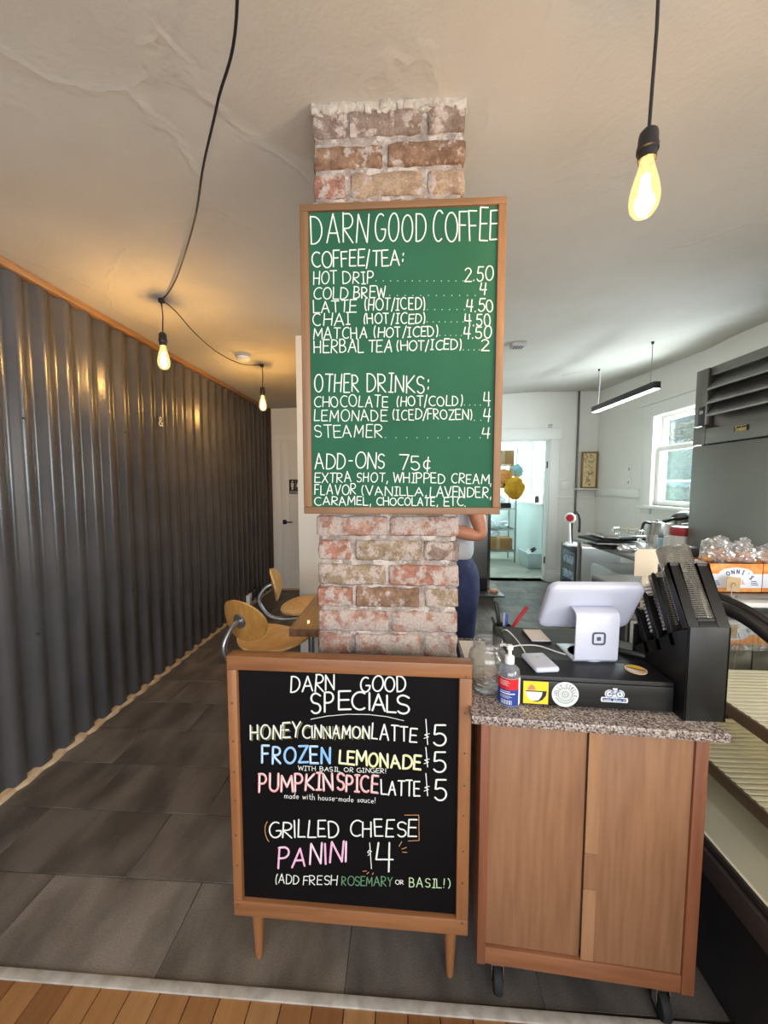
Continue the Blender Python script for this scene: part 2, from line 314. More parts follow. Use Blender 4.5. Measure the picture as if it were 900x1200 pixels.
# ------------------------------------------------------------------ mesh helpers
class MB:
    def __init__(s, xf=None): s.v = []; s.f = []; s.mi = []; s.xf = xf or Matrix.Identity(4); s.cm = 0
    def add(s, vs, fs):
        o = len(s.v); s.v += [s.xf @ Vector(p) for p in vs]
        s.f += [tuple(i + o for i in f) for f in fs]; s.mi += [s.cm] * len(fs); return s
    def box(s, x0, x1, y0, y1, z0, z1, rot=None):
        vs = [(x, y, z) for x in (x0, x1) for y in (y0, y1) for z in (z0, z1)]
        if rot:
            c = Vector(((x0 + x1) / 2, (y0 + y1) / 2, (z0 + z1) / 2)); vs = [c + rot @ (Vector(p) - c) for p in vs]
        return s.add(vs, [(0, 1, 3, 2), (4, 6, 7, 5), (0, 4, 5, 1), (2, 3, 7, 6), (0, 2, 6, 4), (1, 5, 7, 3)])
    def bar(s, a, b, w, h, up=Vector((0, 0, 1))):
        a = Vector(a); b = Vector(b); d = (b - a).normalized(); r = d.cross(up)
        if r.length < 1e-4: r = d.cross(Vector((0, 1, 0)))
        r.normalize(); u = r.cross(d); vs = []
        for p in (a, b):
            for i, j in ((-1, -1), (1, -1), (1, 1), (-1, 1)): vs.append(p + r * (i * w / 2) + u * (j * h / 2))
        return s.add(vs, [(0, 1, 2, 3), (7, 6, 5, 4), (0, 4, 5, 1), (1, 5, 6, 2), (2, 6, 7, 3), (3, 7, 4, 0)])
    def tube(s, pts, r, n=10, cap=True):
        pts = [Vector(p) for p in pts]; rs = r if isinstance(r, (list, tuple)) else [r] * len(pts); vs = []; fs = []; u = None
        for i, p in enumerate(pts):
            d = (pts[min(i + 1, len(pts) - 1)] - pts[max(i - 1, 0)]).normalized()
            if u is None:
                u = d.cross(Vector((0, 0, 1)))
                if u.length < 1e-3: u = d.cross(Vector((1, 0, 0)))
            else: u = u - d * u.dot(d)
            u.normalize(); v = d.cross(u)
            for k in range(n):
                a = 2 * PI * k / n; vs.append(p + (u * math.cos(a) + v * math.sin(a)) * rs[i])
        for i in range(len(pts) - 1):
            for k in range(n): fs.append((i * n + k, i * n + (k + 1) % n, (i + 1) * n + (k + 1) % n, (i + 1) * n + k))
        if cap: fs.append(tuple(range(n))[::-1]); fs.append(tuple((len(pts) - 1) * n + k for k in range(n)))
        return s.add(vs, fs)
    def lathe(s, prof, c=(0, 0, 0), n=28, axis=None, cap=True, S=1.0):
        """prof: list of (radius, height) along axis"""
        prof = [(a_ * S, b_ * S) for a_, b_ in prof]; c = Vector(c); ax = Vector(axis or (0, 0, 1)).normalized(); u = ax.cross(Vector((0, 1, 0)))
        if u.length < 1e-3: u = ax.cross(Vector((1, 0, 0)))
        u.normalize(); v = ax.cross(u); vs = []; fs = []
        for r, h in prof:
            for k in range(n):
                a = 2 * PI * k / n; vs.append(c + ax * h + (u * math.cos(a) + v * math.sin(a)) * r)
        for i in range(len(prof) - 1):
            for k in range(n): fs.append((i * n + k, i * n + (k + 1) % n, (i + 1) * n + (k + 1) % n, (i + 1) * n + k))
        if cap:
            if prof[0][0] > 1e-5: fs.append(tuple(range(n))[::-1])
            if prof[-1][0] > 1e-5: fs.append(tuple((len(prof) - 1) * n + k for k in range(n)))
        return s.add(vs, fs)
    def prism(s, poly, o, u, v, thick):
        """extrude a 2-D polygon lying at origin o with axes u,v along u x v"""
        o = Vector(o); u = Vector(u).normalized(); v = Vector(v).normalized(); nrm = u.cross(v); n = len(poly)
        vs = [o + u * a + v * b for a, b in poly] + [o + u * a + v * b + nrm * thick for a, b in poly]
        return s.add(vs, [tuple(range(n))[::-1], tuple(range(n, 2 * n))] + [(i, (i + 1) % n, n + (i + 1) % n, n + i) for i in range(n)])
    def build(s, name, material, parent=None, smooth=False, bevel=0, seg=2, angle=None, sub=0, weld=False):
        me = bpy.data.meshes.new(name); off = Vector((0, 0, 0)); p = parent
        while p is not None: off += p.location; p = p.parent
        me.from_pydata([v - off for v in s.v], [], s.f)
        ml = material if isinstance(material, (list, tuple)) else [material]
        for m in ml: me.materials.append(m)
        for pl, k in zip(me.polygons, s.mi): pl.material_index = k
        bm = bmesh.new(); bm.from_mesh(me)
        if weld: bmesh.ops.remove_doubles(bm, verts=bm.verts, dist=1e-5)
        bmesh.ops.recalc_face_normals(bm, faces=bm.faces)
        if bevel:
            ed = [e for e in bm.edges if len(e.link_faces) == 2 and e.calc_face_angle(0) > .6]
            bmesh.ops.bevel(bm, geom=ed, offset=bevel, segments=seg, affect='EDGES', profile=.5, clamp_overlap=True)
        bm.to_mesh(me); bm.free()
        if smooth or bevel:
            me.polygons.foreach_set('use_smooth', [True] * len(me.polygons)); me.set_sharp_from_angle(angle=angle or math.radians(38))
        o = bpy.data.objects.new(name, me); COL.objects.link(o)
        if parent: o.parent = parent
        if sub:
            md = o.modifiers.new('sub', 'SUBSURF'); md.levels = sub; md.render_levels = sub
        return o


def tag(o, label=None, cat=None, group=None, kind=None):
    for k, v in (('label', label), ('category', cat), ('group', group), ('kind', kind)):
        if v: o[k] = v
    return o


def thing(name, label, cat, loc, group=None):
    o = bpy.data.objects.new(name, None); o.empty_display_size = .05; COL.objects.link(o); o.location = Vector(loc)
    return tag(o, label, cat, group)


def struct(o): return tag(o, kind='structure')
def copy_tree(o, parent=None):
    c = o.copy(); COL.objects.link(c); c.parent = parent
    for ch in list(o.children): copy_tree(ch, c)
    return c


def rbox(name, x0, x1, y0, y1, z0, z1, m, parent=None, bevel=.004, seg=2, xf=None):
    return MB(xf).box(x0, x1, y0, y1, z0, z1).build(name, m, parent, bevel=bevel, seg=seg)


def share(o, name, loc, rot, material, parent):
    """another object on the same mesh, own material through an object slot"""
    c = bpy.data.objects.new(name, o); COL.objects.link(c); c.parent = parent; c.location = loc; c.rotation_euler = rot
    c.material_slots[0].link = 'OBJECT'; c.material_slots[0].material = material
    return c


# ------------------------------------------------------------------ stroke lettering
def arc(cx, cy, rx, ry, a0, a1, n=12): return [(cx + rx * math.cos(math.radians(a0 + (a1 - a0) * i / n)), cy + ry * math.sin(math.radians(a0 + (a1 - a0) * i / n))) for i in range(n + 1)]


G = {
    'A': (.75, [[(0, 0), (.34, 1), (.7, 0)], [(.12, .36), (.6, .36)]]),
    'B': (.6, [[(0, 0), (0, 1)], [(0, 1)] + arc(.22, .76, .26, .24, 90, -90) + [(0, .52)], [(0, .52)] + arc(.24, .26, .32, .26, 90, -90) + [(0, 0)]]),
    'C': (.68, [arc(.4, .5, .4, .5, 55, 305, 16)]),
    'D': (.68, [[(0, 0), (0, 1)], [(0, 1)] + arc(.15, .5, .5, .5, 90, -90) + [(0, 0)]]),
    'E': (.55, [[(.52, 1), (0, 1), (0, 0), (.54, 0)], [(0, .52), (.45, .52)]]),
    'F': (.52, [[(.5, 1), (0, 1), (0, 0)], [(0, .52), (.42, .52)]]),
    'G': (.75, [arc(.4, .5, .4, .5, 60, 330, 16) + [(.76, .44), (.45, .44)]]),
    'H': (.65, [[(0, 0), (0, 1)], [(.6, 0), (.6, 1)], [(0, .5), (.6, .5)]]),
    'I': (.35, [[(.16, 0), (.16, 1)], [(0, 1), (.32, 1)], [(0, 0), (.32, 0)]]),
    '|': (.12, [[(.04, 0), (.04, 1)]]),
    'J': (.5, [[(.45, 1), (.45, .25)] + arc(.24, .22, .21, .22, 0, -160)]),
    'K': (.62, [[(0, 0), (0, 1)], [(.55, 1), (0, .45), (.6, 0)]]),
    'L': (.5, [[(0, 1), (0, 0), (.5, 0)]]),
    'M': (.8, [[(0, 0), (.06, 1), (.38, .3), (.7, 1), (.76, 0)]]),
    'N': (.66, [[(0, 0), (0, 1), (.6, 0), (.6, 1)]]),
    'O': (.78, [arc(.38, .5, .38, .5, 90, 450, 20)]),
    'P': (.56, [[(0, 0), (0, 1)], [(0, 1)] + arc(.22, .73, .3, .27, 90, -90) + [(0, .46)]]),
    'R': (.6, [[(0, 0), (0, 1)], [(0, 1)] + arc(.22, .75, .3, .25, 90, -90) + [(0, .5), (.56, 0)]]),
    'S': (.56, [[(.52, .88)] + arc(.27, .75, .25, .25, 50, 265, 9) + arc(.27, .25, .26, .25, 85, -150, 10)]),
    'T': (.62, [[(0, 1), (.62, 1)], [(.31, 1), (.31, 0)]]),
    'U': (.62, [[(0, 1), (0, .3)] + arc(.29, .3, .29, .3, 180, 360) + [(.58, 1)]]),
    'V': (.65, [[(0, 1), (.32, 0), (.64, 1)]]),
    'W': (.88, [[(0, 1), (.2, 0), (.42, .8), (.64, 0), (.86, 1)]]),
    'X': (.6, [[(0, 0), (.58, 1)], [(0, 1), (.58, 0)]]),
    'Y': (.6, [[(0, 1), (.3, .5), (.6, 1)], [(.3, .5), (.28, 0)]]),
    'Z': (.58, [[(0, 1), (.55, 1), (0, 0), (.58, 0)]]),
    '0': (.62, [arc(.3, .5, .3, .5, 90, 450, 18)]),
    '2': (.56, [arc(.26, .74, .25, .26, 160, -20, 9) + [(0, 0), (.55, 0)]]),
    '4': (.58, [[(.08, 1), (0, .42), (.56, .42)], [(.44, 1), (.42, 0)]]),
    '5': (.58, [[(.52, 1), (.08, 1), (.04, .56)] + arc(.26, .3, .28, .3, 120, -150, 12)]),
    '7': (.55, [[(0, 1), (.54, 1), (.2, 0)]]),
    '(': (.24, [arc(.3, .5, .28, .68, 125, 235, 8)]),
    ')': (.24, [arc(-.1, .5, .28, .68, 55, -55, 8)]),
    '/': (.34, [[(0, -.12), (.32, 1.12)]]),
    ':': (.18, [[(.08, .62), (.09, .74)], [(.08, .22), (.09, .34)]]),
    ',': (.16, [[(.1, .08), (.03, -.22)]]),
    '.': (.14, [[(.05, 0), (.06, .05)]]),
    '!': (.16, [[(.08, 1), (.07, .3)], [(.07, .02), (.07, .06)]]),
    '-': (.4, [[(.05, .5), (.34, .5)]]),
    "'": (.14, [[(.08, 1.02), (.05, .78)]]),
    '$': (.4, [[(.2, 1.15), (.2, -.15)], [(.34, .62), (.1, .56), (.3, .42), (.06, .34)]]),
    '¢': (.5, [arc(.25, .38, .22, .28, 50, 310, 12), [(.27, .85), (.25, -.1)]]),
    '&': (.66, [[(.62, 0), (.14, .66)] + arc(.28, .8, .16, .2, 200, -30, 10) + [(.06, .38)] + arc(.25, .22, .22, .22, 150, 330, 10) + [(.6, .42)]]),
    'a': (.5, [arc(.22, .25, .21, .25, 20, 380, 12), [(.44, .5), (.44, 0)]]),
    'c': (.42, [arc(.23, .25, .22, .25, 50, 310, 10)]),
    'd': (.5, [arc(.22, .25, .21, .25, 0, 360, 12), [(.43, 1), (.43, 0)]]),
    'e': (.46, [[(.02, .27), (.42, .27)] + arc(.22, .25, .21, .25, 5, 310, 11)]),
    'f': (.34, [[(.34, .95), (.18, .95), (.14, .8), (.14, 0)], [(0, .5), (.3, .5)]]),
    'h': (.46, [[(.02, 1), (.02, 0)], [(.02, .3)] + arc(.21, .28, .19, .22, 180, 0, 8) + [(.4, 0)]]),
    'i': (.16, [[(.06, .5), (.06, 0)], [(.06, .72), (.07, .76)]]),
    'l': (.14, [[(.05, 1), (.05, 0)]]),
    'm': (.66, [[(.02, .5), (.02, 0)]] + [[(.02, .3)] + arc(.16, .32, .14, .18, 180, 0, 6) + [(.3, 0)]] + [[(.3, .3)] + arc(.45, .32, .14, .18, 180, 0, 6) + [(.6, 0)]]),
    'n': (.46, [[(.02, .5), (.02, 0)], [(.02, .3)] + arc(.21, .3, .19, .2, 180, 0, 8) + [(.4, 0)]]),
    'o': (.46, [arc(.22, .25, .21, .25, 90, 450, 12)]),
    'p': (.48, [[(.02, .5), (.02, -.35)], arc(.22, .25, .2, .25, 180, -180, 12)]),
    'r': (.34, [[(.03, .5), (.03, 0)], [(.03, .3), (.14, .47), (.32, .48)]]),
    's': (.38, [[(.34, .44), (.18, .5), (.05, .42), (.1, .3), (.28, .22), (.33, .1), (.18, 0), (.02, .06)]]),
    't': (.34, [[(.15, .85), (.15, .05), (.3, 0)], [(0, .52), (.3, .52)]]),
    'u': (.46, [[(.02, .5), (.02, .18)] + arc(.2, .18, .18, .18, 180, 360, 8) + [(.4, .5)], [(.4, .3), (.42, 0)]]),
    'v': (.42, [[(0, .5), (.2, 0), (.4, .5)]]),
    'w': (.6, [[(0, .5), (.14, 0), (.3, .42), (.44, 0), (.58, .5)]]),
    ' ': (.35, []),
}


def layout(text, gap=.16, wob=0):
    x = 0; out = []; n = len(text)
    for ch in text:
        wd, st = G[ch]; k = min(1, wob)
        sl, sy, dy, sx = R_.uniform(-.05, .09) * k, 1 + R_.uniform(-.09, .06) * k, R_.uniform(-.04, .04) * k, 1 + R_.uniform(-.10, .08) * k
        for p in st:
            q1, q2 = R_.uniform(-.03, .03) * k, R_.uniform(-.03, .03) * k
            out.append([(x + a * sx + b * sl + q1 * b, b * sy + dy + q2 * a) for a, b in p])
        x += wd + gap * (1.05 + R_.uniform(-.2, .2) * k)
    return out, max(x - gap, .01)


RB = [0.0]


def ribbon(mb, pts, nrm, wd, lift):
    """round-ended flat stroke of width wd on a surface with normal nrm"""
    for i in range(len(pts) - 1):
        a, b = pts[i], pts[i + 1]; d = b - a
        if d.length < 1e-6: continue
        r = nrm.cross(d.normalized()) * (wd / 2); L = nrm * (lift + (i % 4) * .00006 + RB[0])
        mb.add([a - r + L, b - r + L, b + r + L, a + r + L], [(0, 1, 2, 3)])
    u = nrm.orthogonal().normalized(); v = nrm.cross(u); RB[0] = (RB[0] + .000017) % .00005
    for k, p in enumerate(pts):
        mb.add([p + nrm * (lift + .00028 + (k % 6) * .00005 + RB[0]) + (u * math.cos(PI / 3 * i) + v * math.sin(PI / 3 * i)) * wd / 2 for i in range(6)], [(0, 1, 2, 3, 4, 5)])


def write(mb, text, f, wd, nrm, lift=.0006, jit=.02, gap=.16):
    """f maps (0..1 along baseline, 0..1 cap height) to a point on the surface"""
    st, W = layout(text, gap, 1 if jit > 0 else 0)
    for p in st:
        jx, jy = R_.uniform(-jit, jit), R_.uniform(-jit, jit)
        ribbon(mb, [f(a / W, b + jy) for a, b in p], nrm, wd, lift)


# ================================================================== SETTING
XL, XR, YF, YB, YK = -1.80, 2.78, -2.5, 5.0, 5.6


def ceil_h(x, y):
    def ss(t): t = max(0, min(1, t)); return t * t * (3 - 2 * t)
    k = ss((x - .3) / .9)
    return 2.44 + .05 * ss((x + 1.8) / 1.3) + k * (.10 * ss((x - .4) / 1.6) * ss((y - 1) / 2.5) + .17 * max(0, min(1, (y - 3.7) / 1.9)) + .09 * ss((x - 1.9) / .9) * (1 - max(0, min(1, (y - 3.4) / 2.2))))


# ceiling grid
mb = MB(); nx, ny = 46, 80; vs = []
for j in range(ny + 1):
    for i in range(nx + 1):
        x = XL - .08 + (XR + .16 - XL) * i / nx; y = YF - .1 + (YK + .2 - YF) * j / ny; vs.append((x, y, ceil_h(x, y)))
for v in list(vs): vs.append((v[0], v[1], v[2] + .12))
N = (nx + 1) * (ny + 1)
fs = []
for j in range(ny):
    for i in range(nx):
        a = j * (nx + 1) + i; fs.append((a, a + 1, a + nx + 2, a + nx + 1)); fs.append((N + a, N + a + nx + 1, N + a + nx + 2, N + a + 1))
mb.add(vs, fs); ceiling = struct(mb.build('ceiling', M['ceiling'], smooth=True))
mb = MB(); mb.box(.3, XR + .1, YK + .12, 8.5, 2.5, 2.6); struct(mb.build('ceiling', M['coolwall']))

def atceil(x, y, drop=0):
    z = 2.44
    for _ in range(6): p = atz(x, y, z); z = ceil_h(p.x, p.y)
    return atz(x, y, z - drop)


# floors
floor = struct(MB().box(XL - .1, XR + .1, YF - .1, YK, -.12, -.004).build('floor', M['subfloor']))
flo2 = struct(MB().box(.3, XR + .1, YK, 8.5, -.12, 0.0).build('floor', M['concrete']))

TW, TD = .553, .27
SY0, SY1 = .942, .936          # metal strip line
tile_me = MB().box(-TW / 2 + .001, TW / 2 - .001, -TD / 2 + .001, TD / 2 - .001, -.006, 0).build('tile', TILE[0], None, bevel=.0015, seg=1)
tme = tile_me.data; bpy.data.objects.remove(tile_me)
half_me = MB().box(-TW / 4 + .001, TW / 4 - .001, -TD / 2 + .001, TD / 2 - .001, -.006, 0).build('tile', TILE[0], None, bevel=.0015, seg=1)
hme = half_me.data; bpy.data.objects.remove(half_me)
row = 0; y = .945
while y < YK - .05:
    off = [-.715, -1.0, -.85, -.937, -1.25, -.987, -.73, -1.1][row % 8]
    x = off - 3 * TW
    while x < XR:
        cx = x + TW / 2
        if cx > XL - .26 and cx < XR + .3:
            share(tme, 'tile', (cx, y + TD / 2, 0), (0, 0, 0), R_.choice(TILE), floor)
        x += TW
    y += TD; row += 1
# oak strips in front
strip_me = {}
for L in (.8, 1.1, 1.3):
    o = MB().box(-.0425, .0425, -L / 2, L / 2, -.008, .001).build('plank', OAKF[0], None, bevel=.001, seg=1); strip_me[L] = o.data; bpy.data.objects.remove(o)
x = XL + .043; k = 0
while x < XR:
    y1 = .932; seq = [(.8, 1.1, 1.3), (1.1, .8, 1.3), (1.3, 1.1, .8)][k % 3]
    for L in seq:
        share(strip_me[L], 'plank', (x, y1 - L / 2 + .0, 0), (0, 0, 0), R_.choice(OAKF), floor); y1 -= L + .001
    x += .0865; k += 1
mb = MB(); a = Vector((XL, SY0, .003)); b = Vector((XR, SY1 - .028, .003))
mb.bar(a, b, .026, .007)
struct(mb.build('trim_1', mat('worn_aluminium', srgb(186, 182, 174), .5, 0, col2=srgb(160, 154, 146), nscale=30), bevel=.002, seg=2))

# corrugated wall on the left: real trapezoid profile
mb = MB(); y = YF; prof = []; P = .131
while y < YB:
    prof += [(XL, y), (XL, y + .058), (XL - .024, y + .072), (XL - .024, y + .117)]
    y += P
vs = []; nz = 6
for (x, yy) in prof:
    for k in range(nz + 1): vs.append((x, yy, .018 + (2.40 - .018) * k / nz))
fs = []
for i in range(len(prof) - 1):
    for k in range(nz): fs.append((i * (nz + 1) + k, (i + 1) * (nz + 1) + k, (i + 1) * (nz + 1) + k + 1, i * (nz + 1) + k + 1))
mb.add(vs, fs); wl = struct(mb.build('wall_left', M['corr'], bevel=0))
bmx = bmesh.new(); bmx.from_mesh(wl.data)
ed = [e for e in bmx.edges if abs(e.verts[0].co.z - e.verts[1].co.z) > .1]
bmesh.ops.bevel(bmx, geom=ed, offset=.003, segments=2, affect='EDGES'); bmx.to_mesh(wl.data); bmx.free()
wl.data.polygons.foreach_set('use_smooth', [True] * len(wl.data.polygons))
screws = MB()
for yy in (1.2, 1.75, 2.3, 3.1, 3.9, 4.6):
    for zz in (1.75, .72): screws.lathe([(.006, 0), (.005, .004), (0, .005)], (XL, YF + round((yy - YF) / P) * P + .022, zz + R_.uniform(-.03, .03)), 8, axis=(1, 0, 0))
s_ = screws.build('screws', M['blackm'], wl); s_['kind'] = 'stuff'
struct(MB().box(XL - .14, XL - .05, YF - .1, YB, 0, 2.44).build('wall_left', M['wall']))
struct(MB().box(XL - .045, XL + .014, YF, YB, 2.402, 2.438).build('trim_2', M['lath'], bevel=.003))
# ragged pale strip where the metal meets the floor
mb = MB(); y = YF; vs = []; k = 0
while y < YB:
    d = .012 + R_.uniform(0, .010) if (k % 3) else .006
    vs += [(XL - .04, y, 0), (XL + d, y, 0), (XL + d - .002, y, .014 + R_.uniform(-.003, .003)), (XL - .04, y, .03)]
    y += P / 3; k += 1
n = len(vs) // 4; mb.add(vs, [(4 * i + j, 4 * i + (j + 1) % 4, 4 * i + 4 + (j + 1) % 4, 4 * i + 4 + j) for i in range(n - 1) for j in range(4)])
struct(mb.build('baseboard_left', M['pale']))
struct(MB().box(XL - .03, XL + .03, YB - .035, YB, 0, 2.44).build('trim_3', mat('dark_corner_post', srgb(70, 48, 34), .6), bevel=.003))


def wall_holes_x(x0, x1, y0, y1, z0, z1, holes, name, m):
    """wall in a plane of constant x; holes (ya,yb,za,zb)"""
    mb = MB(); ys = sorted({y0, y1, *[h[0] for h in holes], *[h[1] for h in holes]})
    for a, b in zip(ys, ys[1:]):
        c = (a + b) / 2; hs = [h for h in holes if h[0] < c < h[1]]
        if not hs: mb.box(x0, x1, a, b, z0, z1)
        else:
            h = hs[0]
            if h[2] > z0: mb.box(x0, x1, a, b, z0, h[2])
            mb.box(x0, x1, a, b, h[3], z1)
    return struct(mb.build(name, m))


def wall_holes_y(y0, y1, x0, x1, z0, z1, holes, name, m):
    mb = MB(); xs = sorted({x0, x1, *[h[0] for h in holes], *[h[1] for h in holes]})
    for a, b in zip(xs, xs[1:]):
        c = (a + b) / 2; hs = [h for h in holes if h[0] < c < h[1]]
        if not hs: mb.box(a, b, y0, y1, z0, z1)
        else:
            h = hs[0]
            if h[2] > z0: mb.box(a, b, y0, y1, z0, h[2])
            mb.box(a, b, y0, y1, h[3], z1)
    return struct(mb.build(name, m))


KW = (3.20, 4.36, 1.20, 2.18)
SW = (7.15, 8.12, 1.14, 2.36)
wall_holes_x(XR, XR + .14, YF, YK + .12, 0, 2.9, [KW, (-1.8, 0.0, .6, 2.2)], 'wall_right', M['wall'])
wall_holes_x(XR, XR + .14, YK + .12, 8.5, 0, 2.6, [SW], 'wall_right', M['coolwall'])
wall_holes_y(YF - .14, YF, XL - .1, XR + .14, 0, 2.9, [(-1.6, 2.3, .5, 2.3)], 'wall_front', M['wall'])
wall_holes_y(YK, YK + .12, -.1, XR, 0, 2.9, [(1.20, 2.11, -.1, 2.085)], 'wall_back', M['wall'])
wall_holes_y(8.3, 8.42, .3, XR, 0, 2.6, [], 'wall_back', M['coolwall'])
struct(MB().box(.3, .42, YK + .12, 8.3, 0, 2.6).build('wall_left', M['coolwall']))
wall_holes_y(YB, YB + .12, XL - .1, -.7, 0, 2.6, [], 'wall_back', M['wall'])
# white partition behind the pillar
struct(MB().box(-.775, -.02, 2.72, YK, 0, 2.56).build('wall_partition', M['wall'], bevel=.004))

# doorway casing to the store room
mb = MB(); mb.box(2.11, 2.235, YK - .022, YK + .002, .16, 2.085); mb.box(1.075, 1.20, YK - .022, YK + .002, .16, 2.085)
struct(mb.build('trim_4', M['trimwhite'], bevel=.003))
mb = MB(); mb.box(2.105, 2.245, YK - .03, YK + .002, 0, .17); mb.box(1.065, 1.205, YK - .03, YK + .002, 0, .17)
struct(mb.build('trim_5', M['trimwhite'], bevel=.003))
struct(MB().box(1.05, 2.26, YK - .03, YK + .002, 2.085, 2.235).build('trim_6', M['trimwhite'], bevel=.004))
mb = MB(); mb.box(2.09, 2.11, YK - .005, YK + .13, 0, 2.085); mb.box(1.2, 1.22, YK - .005, YK + .13, 0, 2.085); mb.box(1.2, 2.11, YK - .005, YK + .13, 2.065, 2.085)
jamb = struct(mb.build('trim_7', M['trimwhite'], bevel=.002))
for zz in (1.72, .32):
    MB().box(2.078, 2.09, YK + .0, YK + .03, zz - .05, zz + .05).build('hinge', M['blackm'], jamb, bevel=.002)
# wainscot line and rail
mb = MB(); mb.box(2.235, XR, YK - .012, YK, 1.235, 1.255); struct(mb.build('trim_8', M['trimwhite'], bevel=.003))
struct(MB().box(XR - .024, XR, 4.58, YK - .02, 1.275, 1.375).build('trim_9', M['trimwhite'], bevel=.005))
struct(MB().box(XR - .015, XR, 2.7, 4.75, 2.33, 2.35).build('trim_10', M['trimwhite'], bevel=.003))
struct(MB().box(2.245, XR, YK - .02, YK, 0, .13).build('baseboard_back', M['trimwhite'], bevel=.003))
struct(MB().box(XR - .02, XR, 4.1, YK - .02, 0, .13).build('baseboard_right', M['trimwhite'], bevel=.003))


def sash_window(name, ya, yb, za, zb, casing=.17, mid=None, porch=False):
    f = MB()
    f.box(XR - .024, XR + .002, ya - casing, ya, za - .1, zb + .0); f.box(XR - .024, XR + .002, yb, yb + casing, za - .1, zb)
    f.box(XR - .03, XR + .002, ya - casing - .02, yb + casing + .02, zb, zb + .13)
    o = struct(f.build(name, M['trimwhite'], bevel=.003))
    MB().box(XR - .07, XR + .06, ya - casing - .02, yb + casing + .02, za - .035, za).build('sill', M['trimwhite'], o, bevel=.006)
    mid = mid or (za + zb) / 2
    for (z0, z1, xx) in ((za, mid + .02, XR + .03), (mid - .02, zb, XR + .075)):
        s = MB(); s.box(xx, xx + .035, ya, ya + .05, z0, z1); s.box(xx, xx + .035, yb - .05, yb, z0, z1)
        s.box(xx, xx + .035, ya + .05, yb - .05, z0, z0 + .055); s.box(xx, xx + .035, ya + .05, yb - .05, z1 - .05, z1)
        so = s.build('sash', M['trimwhite'], o, bevel=.003)
        MB().box(xx + .014, xx + .018, ya + .05, yb - .05, z0 + .055, z1 - .05).build('pane', M['glass'], so)
    return o


win1 = sash_window('window_1', *KW, mid=1.82)
MB().box(XR + .05, XR + .062, KW[0] + .05, KW[1] - .05, 1.46, 1.475).build('glazing_bar', M['trimwhite'], win1, bevel=.002)
sash_window('window_2', *SW, casing=.1)

# the restroom door at the hall end
mb = MB(); mb.box(-1.745, -1.655, YB - .022, YB, 0, 2.03); mb.box(-.80, -.72, YB - .022, YB, 0, 2.03); mb.box(-1.745, -.72, YB - .022, YB, 2.03, 2.12)
struct(mb.build('trim_11', M['trimwhite'], bevel=.003))
dr = MB(); dr.box(-1.655, -.80, YB - .018, YB - .002, .02, 2.03)
door = struct(dr.build('door_1', M['trimwhite'], bevel=.002))
fr = MB()
for x0, x1, z0, z1 in ((-1.655, -1.535, .02, 2.03), (-.92, -.80, .02, 2.03), (-1.535, -.92, 1.9, 2.03), (-1.535, -.92, .02, .26)):
    fr.box(x0, x1, YB - .030, YB - .018, z0, z1)
fr.build('panel_frame', M['trimwhite'], door, bevel=.004)
h = MB(); h.box(-1.625, -1.575, YB - .042, YB - .030, .90, .96); h.bar((-1.60, YB - .065, .93), (-1.49, YB - .065, .93), .012, .016); h.bar((-1.60, YB - .03, .93), (-1.60, YB - .07, .93), .014, .014)
h.build('door_handle', M['blackm'], door, bevel=.002)
struct(MB().box(-1.655, -.80, YB - .05, YB + .0, -.002, .02).build('trim_12', M['pale'], bevel=.003))
# restroom sign
sg = thing('restroom_sign', 'small black restroom sign with white figures on the hall door', 'sign', (-1.44, YB - .03, 1.31))
MB().box(-1.53, -1.36, YB - .036, YB - .030, 1.31, 1.50).build('sign_plate', M['black'], sg, bevel=.002)
mb = MB(); Y0 = YB - .0365
for cx, skirt in ((-1.487, 0), (-1.403, 1)):
    mb.add([(cx + .012 * math.cos(a * PI / 5), Y0, 1.472 + .012 * math.sin(a * PI / 5)) for a in range(10)], [tuple(range(10))])
    wv = .03 if skirt else .018
    mb.add([(cx - .018, Y0, 1.455), (cx + .018, Y0, 1.455), (cx + wv, Y0, 1.40), (cx - wv, Y0, 1.40)], [(0, 1, 2, 3)])
    mb.add([(cx - .012, Y0, 1.40), (cx + .012, Y0, 1.40), (cx + .012, Y0, 1.362), (cx - .012, Y0, 1.362)], [(0, 1, 2, 3)])
mb.add([(-1.446, Y0, 1.485), (-1.444, Y0, 1.485), (-1.444, Y0, 1.365), (-1.446, Y0, 1.365)], [(0, 1, 2, 3)])
write(mb, 'RESTROOM', lambda s, t: Vector((-1.515 + .14 * s, Y0, 1.322 + .022 * t)), .004, Vector((0, -1, 0)), .0002, 0)
tag(mb.build('sign_lettering', M['cwhite'], sg), kind='stuff')
# small ampersand on the metal wall
amp = MB(); p0 = atX(189, 499, XL + .006); ln = []
write(amp, '&', lambda s, t: Vector((XL + .002, p0.y - .022 + .05 * s, p0.z + .062 * t)), .009, Vector((1, 0, 0)), .001, 0)
tag(amp.build('painted_ampersand', M['cwhite']), 'small white ampersand character on the grey corrugated wall', 'sign')

# ================================================================== BRICK PILLAR
PX0, PX1, PY0, PY1 = -.263, .166, 1.125, 1.355
PZT = ceil_h(-.05, 1.125)
pil = thing('brick_pillar', 'old whitewashed brick pillar from floor to ceiling behind the menu board', 'pillar', ((PX0 + PX1) / 2, (PY0 + PY1) / 2, 0))


